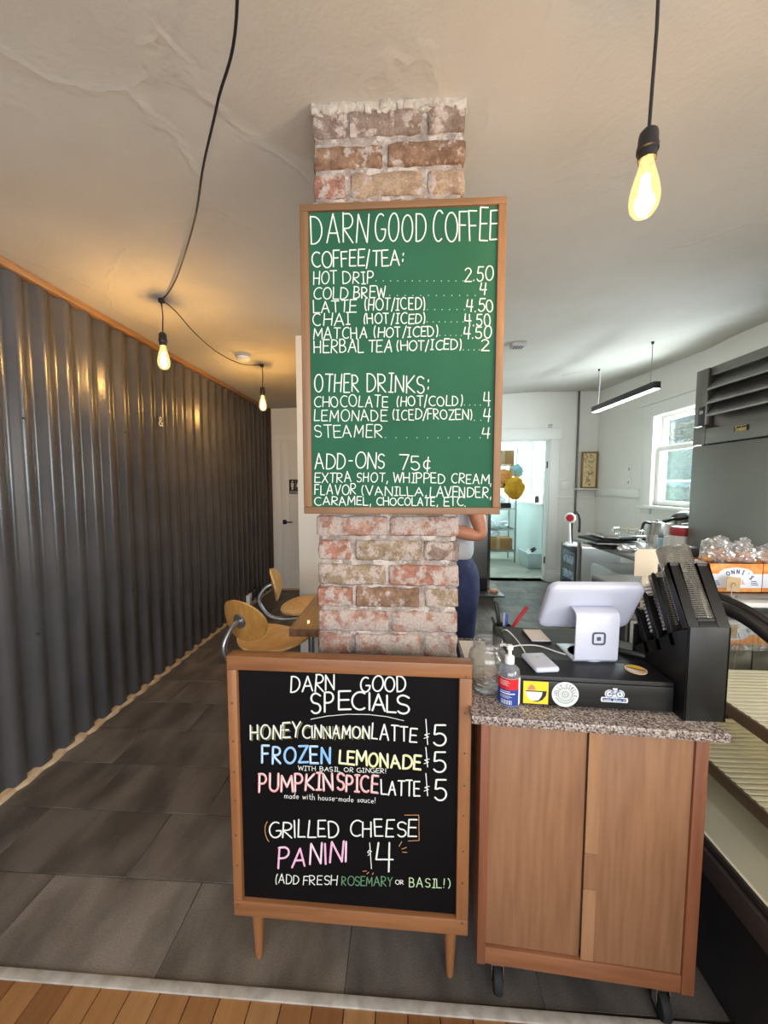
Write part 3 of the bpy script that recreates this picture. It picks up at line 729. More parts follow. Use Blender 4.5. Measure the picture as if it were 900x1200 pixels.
def rough_box(name, x0, x1, y0, y1, z0, z1, m, parent, amp=.004, cuts=4, seed=0, bev=.006):
    bm = bmesh.new(); bmesh.ops.create_cube(bm, size=1)
    sx, sy, sz = x1 - x0, y1 - y0, z1 - z0
    for v in bm.verts: v.co = Vector(((x0 + x1) / 2 + v.co.x * sx, (y0 + y1) / 2 + v.co.y * sy, (z0 + z1) / 2 + v.co.z * sz))
    bmesh.ops.bevel(bm, geom=list(bm.edges), offset=bev, segments=1, affect='EDGES')
    long = [e for e in bm.edges if e.calc_length() > max(sx, sy) * .5]
    bmesh.ops.subdivide_edges(bm, edges=long, cuts=cuts, use_grid_fill=True)
    off = Vector((seed * 3.1, seed * 1.7, seed * .9))
    for v in bm.verts: v.co += (noise.noise_vector(v.co * 34 + off) * amp + noise.noise_vector(v.co * 95 + off) * amp * .55)
    bmesh.ops.recalc_face_normals(bm, faces=bm.faces)
    me = bpy.data.meshes.new(name); L = parent.location
    for v in bm.verts: v.co -= L
    bm.to_mesh(me); bm.free(); me.materials.append(m)
    me.polygons.foreach_set('use_smooth', [True] * len(me.polygons)); me.set_sharp_from_angle(angle=math.radians(50))
    o = bpy.data.objects.new(name, me); COL.objects.link(o); o.parent = parent; return o


# mortar core, subdivided and lumpy
bm = bmesh.new(); bmesh.ops.create_cube(bm, size=1)
for v in bm.verts: v.co = Vector(((PX0 + PX1) / 2 + v.co.x * (PX1 - PX0 - .014), (PY0 + PY1) / 2 + v.co.y * (PY1 - PY0 - .014), PZT / 2 + v.co.z * PZT))
bmesh.ops.subdivide_edges(bm, edges=[e for e in bm.edges if e.calc_length() > 1], cuts=150, use_grid_fill=True)
bmesh.ops.subdivide_edges(bm, edges=[e for e in bm.edges if e.calc_length() > .2], cuts=22, use_grid_fill=True)
for v in bm.verts:
    if .001 < v.co.z < PZT - .001: v.co += noise.noise_vector(v.co * 45) * .0055
    v.co -= pil.location
me = bpy.data.meshes.new('mortar'); bm.to_mesh(me); bm.free(); me.materials.append(M['mortar'])
me.polygons.foreach_set('use_smooth', [True] * len(me.polygons))
o = bpy.data.objects.new('mortar', me); COL.objects.link(o); o.parent = pil


def zc(y): return atY(450, y, PY0).z
def xc(cx, org, s, y): return atY(org + cx / s, y, PY0).x


S1, S2 = 900 / 270, 876 / 270
rows = []
for yt, yb, segs in ((90, 190, [(80, 222, 'grey'), (228, 513, 'grey'), (537, 680, 'grey')]),
                     (225, 315, [(78, 360, 'brown'), (380, 680, 'brown')]),
                     (335, 430, [(80, 215, 'red'), (235, 513, 'tan'), (535, 680, 'tan')])):
    y0, y1 = 100 + yt / S1, 100 + yb / S1
    rows.append((zc(y1), zc(y0), [(xc(a, 340, S1, y0), xc(b, 340, S1, y0), c) for a, b, c in segs]))
low = []
for yt, yb, segs in ((600, 675, [(108, 370, 'pink'), (378, 640, 'pink')]),
                     (693, 768, [(108, 230, 'red'), (248, 500, 'olive'), (512, 638, 'grey')]),
                     (785, 862, [(110, 362, 'olive'), (376, 638, 'red')]),
                     (872, 945, [(112, 235, 'red'), (248, 492, 'brown'), (512, 638, 'olive')]),
                     (962, 1040, [(112, 375, 'pink'), (385, 640, 'pink')]),
                     (1050, 1135, [(114, 230, 'pink'), (245, 495, 'pink'), (508, 640, 'pink')])):
    y0, y1 = 420 + yt / S2, 420 + yb / S2
    low.append((zc(y1), zc(y0), [(xc(a, 340, S2, y0), xc(b, 340, S2, y0), c) for a, b, c in segs]))
allrows = rows + low
CT = ['grey', 'brown', 'tan', 'pink', 'olive', 'red']


def gen_rows(ztop, zbot, n):
    h = (ztop - zbot) / n; out = []
    for i in range(n):
        z1 = ztop - i * h - .006; z0 = ztop - (i + 1) * h + .006
        if i % 2: seg = [(PX0, PX0 + .115), (PX0 + .127, PX0 + .275), (PX0 + .287, PX1)]
        else: seg = [(PX0, (PX0 + PX1) / 2 - .006), ((PX0 + PX1) / 2 + .006, PX1)]
        out.append((z0, z1, [(a, b, R_.choice(CT)) for a, b in seg]))
    return out


allrows += gen_rows(rows[-1][0] - .006, low[0][1] + .006, 11)
allrows += gen_rows(low[-1][0] - .006, .0, 12)
allrows.sort(key=lambda r: -r[0])
sd = 0
for ri, (z0, z1, segs) in enumerate(allrows):
    n = len(segs)
    for k, (a, b, c) in enumerate(segs):
        sd += 1
        a2 = PX0 + R_.uniform(-.003, .003) if k == 0 else a; b2 = PX1 + R_.uniform(-.003, .003) if k == n - 1 else b
        j = R_.uniform(-.004, .003)
        rough_box('brick', a2, b2, PY0 + j, PY0 + .10, z0, z1, BR[c], pil, .0045, 7, sd, .005)
    for k in range(2):
        sd += 1
        a, b = ((PX0, -.05), (-.04, PX1))[k]
        rough_box('brick', a + R_.uniform(-.003, .003), b + R_.uniform(-.003, .003), PY1 - .09, PY1 + R_.uniform(-.003, .003), z0, z1, BR[R_.choice(CT)], pil, .004, 2, sd)
    for xa, xb in ((PX0 + R_.uniform(-.003, .003), PX0 + .09), (PX1 - .09, PX1 + R_.uniform(-.003, .003))):
        sd += 1
        rough_box('brick', xa, xb, PY0 + .112, PY1 - .102, z0, z1, BR[R_.choice(CT)], pil, .004, 1, sd)
# crumbled plaster where the pillar meets the ceiling
M['crumb'] = mat('crumbled_plaster', srgb(186, 178, 166), .95, col2=srgb(160, 150, 138), nscale=40, bump=.8, bscale=90, dist=.006)
rough_box('plaster_edge', PX0 - .003, PX1 + .003, PY0 - .004, PY0 + .03, PZT - .024, PZT + .004, M['crumb'], pil, .009, 26, 77, .004)
for k in range(22):
    x = PX0 + (PX1 - PX0) * (k + R_.uniform(-.4, .4)) / 21; w_ = R_.uniform(.006, .016); h_ = R_.uniform(.006, .013); zt_ = PZT - R_.uniform(.008, .024)
    x = min(max(x, PX0 + .01), PX1 - .01)
    rough_box('plaster_crumb', x - w_, x + w_, PY0 - R_.uniform(.002, .009), PY0 + .012, zt_ - h_, zt_ + h_, M['crumb'], pil, .006, 1, 200 + k, .003)

# ================================================================== MENU BOARD
BN = Vector((0, -1, 0)); BY = 1.085
q = [atY(350, 240, BY), atY(597, 230, BY), atY(583, 605, BY), atY(357, 600, BY)]
BX0, BX1 = (q[0].x + q[3].x) / 2, (q[1].x + q[2].x) / 2
BZ0, BZ1 = (q[2].z + q[3].z) / 2, (q[0].z + q[1].z) / 2
menu = thing('menu_chalkboard', 'green chalkboard coffee menu in an oak frame hung on the brick pillar', 'menu board', ((BX0 + BX1) / 2, BY + .02, BZ0))
FWD = .0245; FWB = .020; FWR = .0215
mb = MB(); mb.box(BX0 + .01, BX1 - .01, BY + .006, BY + .026, BZ0 + .01, BZ1 - .01); mb.build('board_panel', M['chalkgreen'], menu)
for nm, x0, x1, z0, z1, m in (('frame_rail', BX0, BX1, BZ1 - FWD + .006, BZ1, 'oakx'), ('frame_rail', BX0, BX1, BZ0, BZ0 + FWB, 'oakx'),
                              ('frame_stile', BX0, BX0 + FWD, BZ0 + FWB, BZ1 - FWD + .006, 'oak'), ('frame_stile', BX1 - FWR, BX1, BZ0 + FWB, BZ1 - FWD + .006, 'oak')):
    MB().box(x0, x1, BY - .002, BY + .036, z0, z1).build(nm, M[m], menu, bevel=.002)
bp = Vector((0, BY + .006, 0))
mb = MB()


def wline(mb, ox, oy, s, text, x0, y0, x1, y1, hh, wd=.0032, jit=.02, P0=bp, NN=BN, gap=.16):
    def f(a, b):
        px = ox + (x0 + (x1 - x0) * a) / s; py = oy + (y0 + (y1 - y0) * a - hh * b) / s
        return atplane(px, py, P0, NN)
    write(mb, text, f, wd, NN, .0006, jit, gap)


L1 = [('DARN', 83, 622, 305, 615, 108), ('GOOD', 332, 612, 530, 607, 110), ('COFFEE', 557, 607, 812, 605, 122), ('COFFEE/TEA:', 87, 712, 443, 702, 62),
      ('HOT', 92, 778, 183, 776, 50), ('DRIP', 207, 775, 327, 773, 48), ('2.50', 682, 765, 792, 763, 54),
      ('COLD', 92, 835, 226, 834, 46), ('BREW', 248, 832, 378, 830, 44), ('4', 740, 820, 770, 820, 45),
      ('LATTE', 92, 888, 257, 886, 48), ('(HOT/ICED)', 292, 878, 530, 875, 44), ('4.50', 688, 885, 795, 887, 50),
      ('CHAI', 90, 940, 236, 936, 46), ('(HOT/ICED)', 287, 932, 528, 930, 40), ('4.50', 683, 940, 785, 942, 46),
      ('MATCHA', 92, 992, 303, 988, 44), ('(HOT/ICED)', 327, 985, 578, 980, 40), ('4.50', 677, 990, 785, 990, 46),
      ('HERBAL', 94, 1046, 288, 1042, 50), ('TEA', 307, 1042, 398, 1040, 46), ('(HOT/ICED)', 417, 1036, 670, 1032, 40), ('2', 747, 1036, 775, 1036, 45)]
for t in L1: wline(mb, 340, 100, S1, *t, wd=.0036 if t[5] > 60 else .0030)
L2 = [('OTHER', 93, 127, 262, 127, 68), ('DRINKS:', 293, 128, 530, 130, 68), ('CHOCOLATE', 92, 185, 372, 185, 42), ('(HOT/COLD)', 405, 182, 656, 180, 38), ('4', 736, 183, 764, 183, 52),
      ('LEMONADE', 92, 238, 370, 238, 42), ('(ICED/FROZEN)', 390, 233, 693, 231, 38), ('4', 734, 241, 763, 241, 48), ('STEAMER', 95, 300, 352, 300, 48), ('4', 729, 304, 761, 304, 42),
      ('ADD-ONS', 95, 420, 360, 418, 58), ('75¢', 416, 422, 535, 422, 56), ('EXTRA', 94, 472, 235, 470, 38), ('SHOT,', 253, 470, 372, 470, 36), ('WHIPPED', 392, 472, 590, 474, 37),
      ('CREAM,', 613, 474, 766, 478, 36), ('FLAVOR', 94, 518, 250, 517, 38), ('(VANILLA,', 272, 520, 520, 523, 34), ('LAVENDER,', 532, 526, 765, 530, 38),
      ('CARAMEL,', 94, 558, 310, 557, 32), ('CHOCOLATE,', 330, 558, 563, 560, 30), ('ETC.', 585, 560, 668, 562, 32)]
for t in L2: wline(mb, 340, 420, S2, *t, wd=.0034 if t[5] > 55 else .0028)
tag(mb.build('chalk_lettering', M['cwhite'], menu), kind='stuff')
mb = MB()
for oy, s, rws in ((100, S1, [(335, 675, 765, 13), (388, 722, 822, 12), (535, 680, 877, 6), (535, 675, 925, 7), (584, 668, 978, 5), (676, 738, 1034, 4)]),
                   (420, S2, [(662, 722, 178, 4), (700, 724, 236, 2), (362, 722, 302, 10)])):
    for a, b, y, n in rws:
        for k in range(n):
            p = atplane(340 + (a + (b - a) * k / (n - 1)) / s, oy + y / s, bp, BN); ribbon(mb, [p, p + Vector((.0008, 0, .0006))], BN, .0028, .0006)
tag(mb.build('chalk_dots', M['cdim'], menu), kind='stuff')

# ================================================================== SPECIALS BOARD
a = Vector((-.497, 1.008, 0)); b = Vector((.186, .992, 0)); SU = (b - a).normalized(); SW_ = (b - a).length; SN = SU.cross(Vector((0, 0, 1)))
SN = Vector((SU.y, -SU.x, 0)).normalized()
spec = thing('specials_board', 'black chalkboard of specials in a cedar frame on tapered legs before the pillar', 'menu board', (-.155, 1.0, 0))
XF = Matrix.Translation(a) @ Matrix.Rotation(math.atan2(SU.y, SU.x), 4, 'Z')
Z0, Z1 = .150, .942; W = SW_
MB(XF).box(.026, W - .03, .006, .022, Z0 + .045, Z1 - .03).build('board_panel', M['chalkblack'], spec)
for nm, x0, x1, z0, z1, m in (('frame_rail', 0, W, Z1 - .04, Z1, 'cedarx'), ('frame_rail', 0, W, Z0, Z0 + .048, 'cedarx'), ('frame_stile', 0, .028, Z0 + .048, Z1 - .04, 'cedar'), ('frame_stile', W - .034, W, Z0 + .048, Z1 - .04, 'cedar')):
    MB(XF).box(x0, x1, -.008, .034, z0, z1).build(nm, M[m], spec, bevel=.003)
mb = MB(XF)
for k in range(8):
    z = Z0 + .05 + (Z1 - Z0 - .1) * k / 7 + R_.uniform(-.02, .02)
    for x in (.014, W - .017): mb.lathe([(.003, 0), (.0025, .001), (0, .0012)], (x, -.008, z), 8, axis=(0, -1, 0))
sc_ = mb.build('screws', M['steeldark'], spec); sc_['kind'] = 'stuff'
for x, zt in ((.066, Z0), (.636, Z0)):
    mb = MB(XF); mb.lathe([(.009, 0), (.0115, .01), (.018, zt)], (x, .012, 0), 20); mb.build('leg', M['cedar'], spec, smooth=True)
sp = a + Vector((0, .006, 0)); SS = 900 / 310
sp0 = XF @ Vector((.3, .006, .5)); sn = (XF.to_3x3() @ Vector((0, -1, 0))).normalized()


def sline(mb, *t, wd=.0045, jit=.02, dx=0, dy=0, gap=.16):
    text, x0, y0, x1, y1, hh = t; R_.seed('%s %d' % (text, x0))
    wline(mb, 260 + dx / SS, 760 + dy / SS, SS, text, x0, y0, x1, y1, hh, wd, jit, sp0, sn, gap)


inks = {}
def I_(k): return inks.setdefault(k, MB())
wht = I_('cwhite')
sline(wht, 'DARN', 235, 148, 385, 140, 54, wd=.0044); sline(wht, 'GOOD', 472, 146, 628, 147, 50, wd=.0044)
for t in (('S', 303, 220, 338, 220, 68), ('P', 350, 215, 382, 213, 66), ('E', 398, 207, 440, 206, 62), ('C', 443, 208, 490, 207, 60), ('|', 500, 208, 507, 208, 58), ('A', 512, 210, 558, 212, 56), ('L', 562, 215, 592, 217, 56), ('S', 596, 220, 640, 222, 62)):
    sline(wht, *t, wd=.0052, jit=0)
ribbon(wht, [atplane(260 + x / SS, 760 + y / SS, sp0, sn) for x, y in ((303, 240), (360, 229), (430, 223), (500, 224), (560, 231), (619, 245))], sn, .0018, .0006)
sline(I_('cdull'), 'HONEY', 98, 308, 263, 302, 50, wd=.0026, dx=6, dy=4); sline(I_('cdull'), 'CINNAMON', 273, 304, 503, 305, 42, wd=.0026, dx=5, dy=4)
sline(wht, 'HONEY', 98, 308, 263, 302, 50, wd=.0044, jit=.01); sline(wht, 'C|NNAMON', 275, 304, 503, 305, 42, wd=.0044, jit=.01); sline(wht, 'LATTE', 510, 305, 662, 318, 50, wd=.0044)
for y in ((240, 326), (336, 402), (424, 500)):
    ribbon(wht, [atplane(260 + 694 / SS, 760 + y[0] / SS, sp0, sn), atplane(260 + 700 / SS, 760 + y[1] / SS, sp0, sn)], sn, .0026, .0006)
    m = (y[0] + y[1]) / 2 + 12
    ribbon(wht, [atplane(260 + x / SS, 760 + (m + d) / SS, sp0, sn) for x, d in ((706, -6), (690, -2), (703, 5), (688, 10))], sn, .0022, .0006)
for t in (('5', 720, 330, 766, 330, 70), ('5', 720, 420, 765, 420, 68), ('5', 724, 516, 767, 516, 70)): sline(wht, *t, wd=.005, jit=0)
sline(I_('cblue'), 'FROZEN', 137, 390, 373, 388, 56, wd=.0066, jit=.01); sline(wht, 'FROZEN', 137, 390, 373, 388, 56, wd=.0032, jit=.01, dx=1, dy=-2)
sline(I_('cyel'), 'LEMONADE', 400, 390, 676, 412, 46, wd=.0062, jit=.01); sline(wht, 'LEMONADE', 400, 390, 676, 412, 46, wd=.0032, jit=.01, dx=1, dy=-2)
sline(wht, 'WITH BASIL OR GINGER!', 260, 413, 560, 424, 15, wd=.0018)
sline(I_('cpink'), 'PUMPKIN', 127, 486, 378, 482, 58, wd=.0066, jit=.01); sline(wht, 'PUMPKIN', 127, 486, 378, 482, 58, wd=.0032, jit=.01, dx=1, dy=-2)
sline(I_('cpink'), 'SPICE', 392, 480, 533, 493, 54, wd=.0066, jit=.01); sline(wht, 'SPICE', 392, 480, 533, 493, 54, wd=.0032, jit=.01, dx=1, dy=-2)
sline(wht, 'LATTE', 543, 495, 672, 500, 48, wd=.0044)
sline(wht, 'made with house-made sauce!', 213, 508, 523, 525, 20, wd=.0016)
sline(wht, 'GR|LLED', 162, 644, 398, 640, 56, wd=.0046); sline(wht, 'CHEESE', 437, 638, 662, 640, 54, wd=.0044)
sline(I_('cor'), '(', 148, 650, 168, 650, 66, wd=.0022)
ribbon(I_('cor'), [atplane(260 + x / SS, 760 + y / SS, sp0, sn) for x, y in ((622, 566), (670, 566), (671, 652), (634, 654))], sn, .0018, .0006)
sline(I_('clil'), 'PAN|N|', 192, 746, 426, 724, 66, wd=.0058, jit=.01); sline(wht, 'PAN|N|', 192, 746, 426, 724, 66, wd=.0032, jit=.01, dx=1, dy=-2)
ribbon(wht, [atplane(260 + x / SS, 760 + y / SS, sp0, sn) for x, y in ((503, 660), (509, 748))], sn, .0026, .0006)
ribbon(wht, [atplane(260 + x / SS, 760 + y / SS, sp0, sn) for x, y in ((510, 690), (500, 686), (496, 693), (506, 698), (497, 703))], sn, .0022, .0006)
sline(wht, '4', 525, 758, 585, 758, 98, wd=.005, jit=0)
for x0, y0, x1, y1 in ((603, 672, 612, 656), (612, 682, 628, 676), (614, 692, 630, 693), (480, 757, 492, 756), (494, 766, 500, 760), (512, 768, 516, 762)):
    ribbon(I_('cor'), [atplane(260 + x0 / SS, 760 + y0 / SS, sp0, sn), atplane(260 + x1 / SS, 760 + y1 / SS, sp0, sn)], sn, .002, .0006)
sline(wht, '(ADD', 182, 798, 263, 800, 30, wd=.0028); sline(wht, 'FRESH', 277, 802, 392, 804, 31, wd=.0028)
sline(I_('cgrn'), 'ROSEMARY', 408, 805, 580, 808, 31, wd=.0028); sline(wht, 'OR', 591, 801, 618, 801, 15, wd=.002)
sline(I_('clgrn'), 'BASIL!', 638, 809, 757, 814, 31, wd=.0028); sline(I_('clgrn'), ')', 768, 814, 784, 814, 31, wd=.0028)
for k, m in inks.items(): tag(m.build('chalk_lettering', M[k], spec), kind='stuff')

# ================================================================== CABINET CART
ca = Vector((.206, .957, 0)); cb = Vector((.752, .918, 0)); CU = (cb - ca).normalized(); CW = (cb - ca).length + .0
CX = Matrix.Translation(ca) @ Matrix.Rotation(math.atan2(CU.y, CU.x), 4, 'Z')
cart = thing('cabinet_cart', 'brown veneer cabinet on casters with a speckled granite top', 'cabinet', (.48, 1.17, 0))
CZ0, CZ1, CD = .105, .806, .44
MB(CX).box(.02, CW - .02, .03, CD, CZ0 + .02, CZ1).build('body', M['ven'], cart)
MB(CX).box(0, .022, 0, CD, CZ0, CZ1).build('side_panel', M['vene'], cart, bevel=.0015)
MB(CX).box(CW - .03, CW, 0, CD, CZ0, CZ1).build('side_panel', M['vene'], cart, bevel=.0015)
MB(CX).box(.022, CW - .03, 0.003, .03, CZ0, CZ0 + .05).build('bottom_rail', M['venex'], cart, bevel=.0015)
MB(CX).box(.022, CW - .03, 0.003, .03, CZ1 - .012, CZ1).build('top_rail', M['venex'], cart, bevel=.0015)
dz0, dz1 = CZ0 + .051, CZ1 - .013
MB(CX).box(.023, .268, .012, .026, dz0, dz1).build('door', M['ven'], cart, bevel=.001)
d2 = MB(CX).box(.276, CW - .031, .006, .020, dz0, dz1).build('door', M['ven'], cart, bevel=.001)
for z0, z1, m in ((dz0, .36, 'ven2'), (.361, .46, 'ven'), (.461, dz1, 'ven2')):
    MB(CX).box(.2705, .302, .0045, .008, z0 + .0005, z1 - .0005).build('edge_strip', M[m], d2, bevel=.0006, seg=1)
cx1 = CW + .012
top = MB(CX).box(-.028, CW + .03, -.022, CD + .04, CZ1, CZ1 + .024).build('countertop', M['granite'], cart, bevel=.004)
CT_Z = CZ1 + .024
for x, y in ((.06, .03), (CW - .06, .03), (.06, CD - .05), (CW - .06, CD - .05)):
    m = MB(CX); m.box(x - .02, x + .02, y - .02, y + .02, CZ0 - .012, CZ0 + .0); m.box(x - .017, x - .014, y - .012, y + .012, .032, CZ0 - .01); m.box(x + .014, x + .017, y - .012, y + .012, .032, CZ0 - .01)
    co = m.build('caster', M['chrome'], cart, bevel=.001, seg=1)
    m = MB(CX); m.lathe([(.012, -.011), (.035, -.011), (.037, -.006), (.037, .006), (.035, .011), (.012, .011)], (x, y, .037), 24, axis=(1, 0, 0)); m.build('wheel', M['rubber'], co, smooth=True)

# ------------------------------------------------------------------ things on the granite top
CR = math.atan2(CU.y, CU.x)
T = CT_Z
# jar of coins
jp = atz(571, 806, T)
jar = thing('tip_jar', 'large clear glass tip jar with coins in the bottom', 'jar', jp)
m = MB(); m.lathe([(.0, .003), (.042, .003), (.052, .012), (.054, .03), (.055, .095), (.052, .108), (.043, .118), (.040, .124), (.040, .128), (.0425, .130), (.0425, .134), (.040, .137), (.041, .145), (.0385, .146), (.0375, .126), (.040, .118), (.050, .106), (.0525, .09), (.0515, .03), (.048, .012), (.0, .009)], jp, 40)
m.build('glass_body', M['jar'], jar, smooth=True, angle=1.2)
m = MB()
for k in range(40):
    a = R_.uniform(0, 6.28); r = R_.uniform(0, .040); z = .014 + .0022 * (k // 2) * .8; c = jp + Vector((r * math.cos(a), r * math.sin(a), z))
    m.lathe([(0, -.0008), (.0105, -.0008), (.0105, .0008), (0, .0008)], c, 14, axis=(R_.uniform(-.5, .5), R_.uniform(-.5, .5), 1))
c_ = m.build('coins', M['coin']); tag(c_, 'loose coins lying inside the clear tip jar', 'coins', kind='stuff')
# sanitizer
bp_ = atz(596, 824, T); bz = thing('sanitizer_bottle', 'clear hand sanitizer pump bottle with red and blue label', 'bottle', bp_)
m = MB(); prof = [(0, 0), (.024, 0), (.0275, .006), (.028, .03), (.028, .088), (.025, .100), (.013, .110), (.010, .116), (.010, .122)]
m.lathe(prof, bp_, 32); b_ = m.build('bottle_body', M['gel'], bz, smooth=True)
for (z0, z1, mm, a0, a1) in ((.008, .082, 'whitem', 60, 300), (.0085, .052, 'blue', 102, 240), (.052, .0815, 'red', 102, 240)):
    m = MB(); n = 16; r = .0286 if mm == 'whitem' else .0289; vs = []
    for k in range(n + 1):
        a = math.radians(a0 + (a1 - a0) * k / n + 70); vs += [bp_ + Vector((r * math.cos(a), r * math.sin(a), z0)), bp_ + Vector((r * math.cos(a), r * math.sin(a), z1))]
    m.add(vs, [(2 * k, 2 * k + 2, 2 * k + 3, 2 * k + 1) for k in range(n)]); m.build('label', M[mm], bz, smooth=True)


def cyl_pt(c, r, adeg, z): a = math.radians(adeg); return c + Vector((r * math.cos(a), r * math.sin(a), z))
m = MB()
for z, a0, a1, th in ((.074, 205, 250, .0012), (.070, 205, 258, .0009), (.0665, 205, 246, .0009), (.063, 205, 254, .0009), (.046, 205, 260, .0016), (.040, 203, 286, .0028), (.035, 205, 262, .0009), (.032, 205, 270, .0009), (.029, 205, 256, .0009)):
    n = 8
    vs = []
    for k in range(n + 1): vs += [cyl_pt(bp_, .0291, a0 + (a1 - a0) * k / n, z), cyl_pt(bp_, .0291, a0 + (a1 - a0) * k / n, z + th)]
    m.add(vs, [(2 * k, 2 * k + 2, 2 * k + 3, 2 * k + 1) for k in range(n)])
for k in range(14):
    a = 210 + k * 4.4; wdt = 1.2 + (k * 7 % 3) * .7
    m.add([cyl_pt(bp_, .0291, a, .012), cyl_pt(bp_, .0291, a + wdt, .012), cyl_pt(bp_, .0291, a + wdt, .024), cyl_pt(bp_, .0291, a, .024)], [(0, 1, 2, 3)])
tag(m.build('label_print', M['cwhite'], bz), kind='stuff')
m = MB(); m.lathe([(.0125, .114), (.0125, .132), (.008, .134), (.005, .136), (.005, .150), (.0085, .151), (.009, .160), (.006, .163), (0, .163)], bp_, 24)
pd = m.build('pump', M['whitem'], bz, smooth=True)
m = MB(); m.tube([bp_ + Vector((0, 0, .157)), bp_ + Vector((-.012, .014, .158)), bp_ + Vector((-.018, .022, .152))], .0038, 10); m.build('nozzle', M['whitem'], pd, smooth=True)

# paper sheets on the counter
m = MB(CX); m.box(-.018, .075, .19, .45, T, T + .0015, rot=Matrix.Rotation(.06, 3, 'Z'))
tag(m.build('paper_sheet', M['paper']), 'white paper sheet lying on the granite behind the tip jar', 'paper')

# cash drawer
dp = ray(0, 0)
D0 = Vector((.313, .985, T)); DX = Matrix.Translation(D0) @ Matrix.Rotation(CR + .02, 4, 'Z'); DW, DD, DH = .385, .36, .083
dr_ = thing('cash_drawer', 'wide black cash drawer with three stickers under the tablet stand', 'cash drawer', (.50, 1.16, T))
MB(DX).box(0, DW, .006, DD, .004, DH).build('case', M['blackm'], dr_, bevel=.002)
MB(DX).box(.004, DW - .004, 0, .008, .008, DH - .010).build('drawer_front', M['blackm'], dr_, bevel=.0015)
for x in (.02, DW - .02):
    for y in (.03, DD - .03): MB(DX).box(x - .01, x + .01, y - .01, y + .01, 0, .005).build('foot', M['rubber'], dr_)
MB(DX).box(.01, DW - .06, .11, DD - .01, DH, DH + .0015).build('mat', M['slate'], dr_)
fn = (DX.to_3x3() @ Vector((0, -1, 0))).normalized(); DO = D0


def dpt(x, z, lift=0): return DX @ Vector((x, -lift, z))


# sticker 1: yellow square with a cup
st = MB(DX); st.box(.008, .072, -.0008, 0, .010, .071); s1 = st.build('sticker', M['yellow'], dr_); s1['label'] = 'yellow square sticker with a coffee cup'
m = MB(DX); cup = [(.014 + .0, .044), (.058, .044), (.055, .030), (.046, .019), (.027, .019), (.017, .030)]
m.add([(x, -.0011, z) for x, z in cup], [tuple(range(6))]); m.build('print', M['cwhite'], s1)
m = MB(DX); m.add([(x, -.0013, z) for x, z in [(.014, .046), (.068, .046), (.066, .034), (.058, .022), (.046, .016), (.030, .016), (.048, .020), (.055, .032), (.057, .043), (.014, .043)]], [(0, 1, 8, 9), (1, 2, 7, 8), (2, 3, 6, 7), (3, 4, 5, 6)])
write(m, 'COFFEE', lambda s, t: DX @ Vector((.046 + .02 * s, -.001, .059 + .006 * t)), .0012, fn, .0002, 0); write(m, 'NOW', lambda s, t: DX @ Vector((.046 + .02 * s, -.001, .050 + .005 * t)), .0012, fn, .0002, 0)
tag(m.build('print', M['ink'], s1), kind='stuff')
m = MB(DX); m.add([(x, -.0015, z) for x, z in [(.018, .048), (.040, .048), (.036, .058), (.028, .063), (.022, .056)]], [tuple(range(5))]); m.build('print', M['skin'], s1)
# sticker 2: round white wheel
m = MB(DX); c0 = (.115, .040); m.add([(c0[0] + .034 * math.cos(a * PI / 20), -.0008, c0[1] + .034 * math.sin(a * PI / 20)) for a in range(40)], [tuple(range(40))])
s2 = m.build('sticker', M['cwhite'], dr_); s2['label'] = 'round white sticker with a blue spoked wheel'
m = MB()


def ring(m, cx, cz, r, wd, f=dpt, n=36, a0=0, a1=360, lift=.0011):
    ribbon(m, [f(cx + r * math.cos(math.radians(a0 + (a1 - a0) * k / n)), cz + r * math.sin(math.radians(a0 + (a1 - a0) * k / n))) for k in range(n + 1)], fn, wd, lift)


for r in (.018, .007, .0025): ring(m, *c0, r, .0010)
for k in range(18):
    a = k * PI / 9; ribbon(m, [dpt(c0[0] + .007 * math.cos(a), c0[1] + .007 * math.sin(a)), dpt(c0[0] + .018 * math.cos(a), c0[1] + .018 * math.sin(a))], fn, .0006, .0011)
for k, ch in enumerate('JOLLY CIRCLE'):
    a = math.radians(188 - k * 196 / 11); st_, W_ = layout(ch)
    for p in st_:
        ribbon(m, [dpt(c0[0] + (.0205 + .008 * y) * math.cos(a - (x - W_ / 2) * .26), c0[1] + (.0205 + .008 * y) * math.sin(a - (x - W_ / 2) * .26)) for x, y in p], fn, .0012, .0011)
for k in range(30):
    a = math.radians(200 + k * 140 / 29); ribbon(m, [dpt(c0[0] + .022 * math.cos(a), c0[1] + .022 * math.sin(a)), dpt(c0[0] + .0255 * math.cos(a), c0[1] + .0255 * math.sin(a))], fn, .0008, .0011)
tag(m.build('print', M['navy'], s2), kind='stuff')
# sticker 3: bicycle
m = MB(DX); bx, bz0 = .238, .040
m.add([(bx - .032 + .006 * 0, -.0008, bz0 - .014), (bx + .032, -.0008, bz0 - .014), (bx + .034, -.0008, bz0 - .008), (bx + .032, -.0008, bz0 - .001), (bx - .032, -.0008, bz0 - .001), (bx - .034, -.0008, bz0 - .008)], [tuple(range(6))])
for cx in (-.013, .013): m.add([(bx + cx + .0115 * math.cos(a * PI / 12), -.0008, bz0 + .008 + .0115 * math.sin(a * PI / 12)) for a in range(24)], [tuple(range(24))])
m.add([(bx - .008, -.0008, bz0), (bx + .008, -.0008, bz0), (bx + .006, -.0008, bz0 + .024), (bx - .005, -.0008, bz0 + .024)], [(0, 1, 2, 3)])
s3 = m.build('sticker', M['cwhite'], dr_); s3['label'] = 'blue and white bicycle sticker'
m = MB()
for cx in (-.013, .013): ring(m, bx + cx, bz0 + .008, .0085, .0016); ring(m, bx + cx, bz0 + .008, .002, .0012)
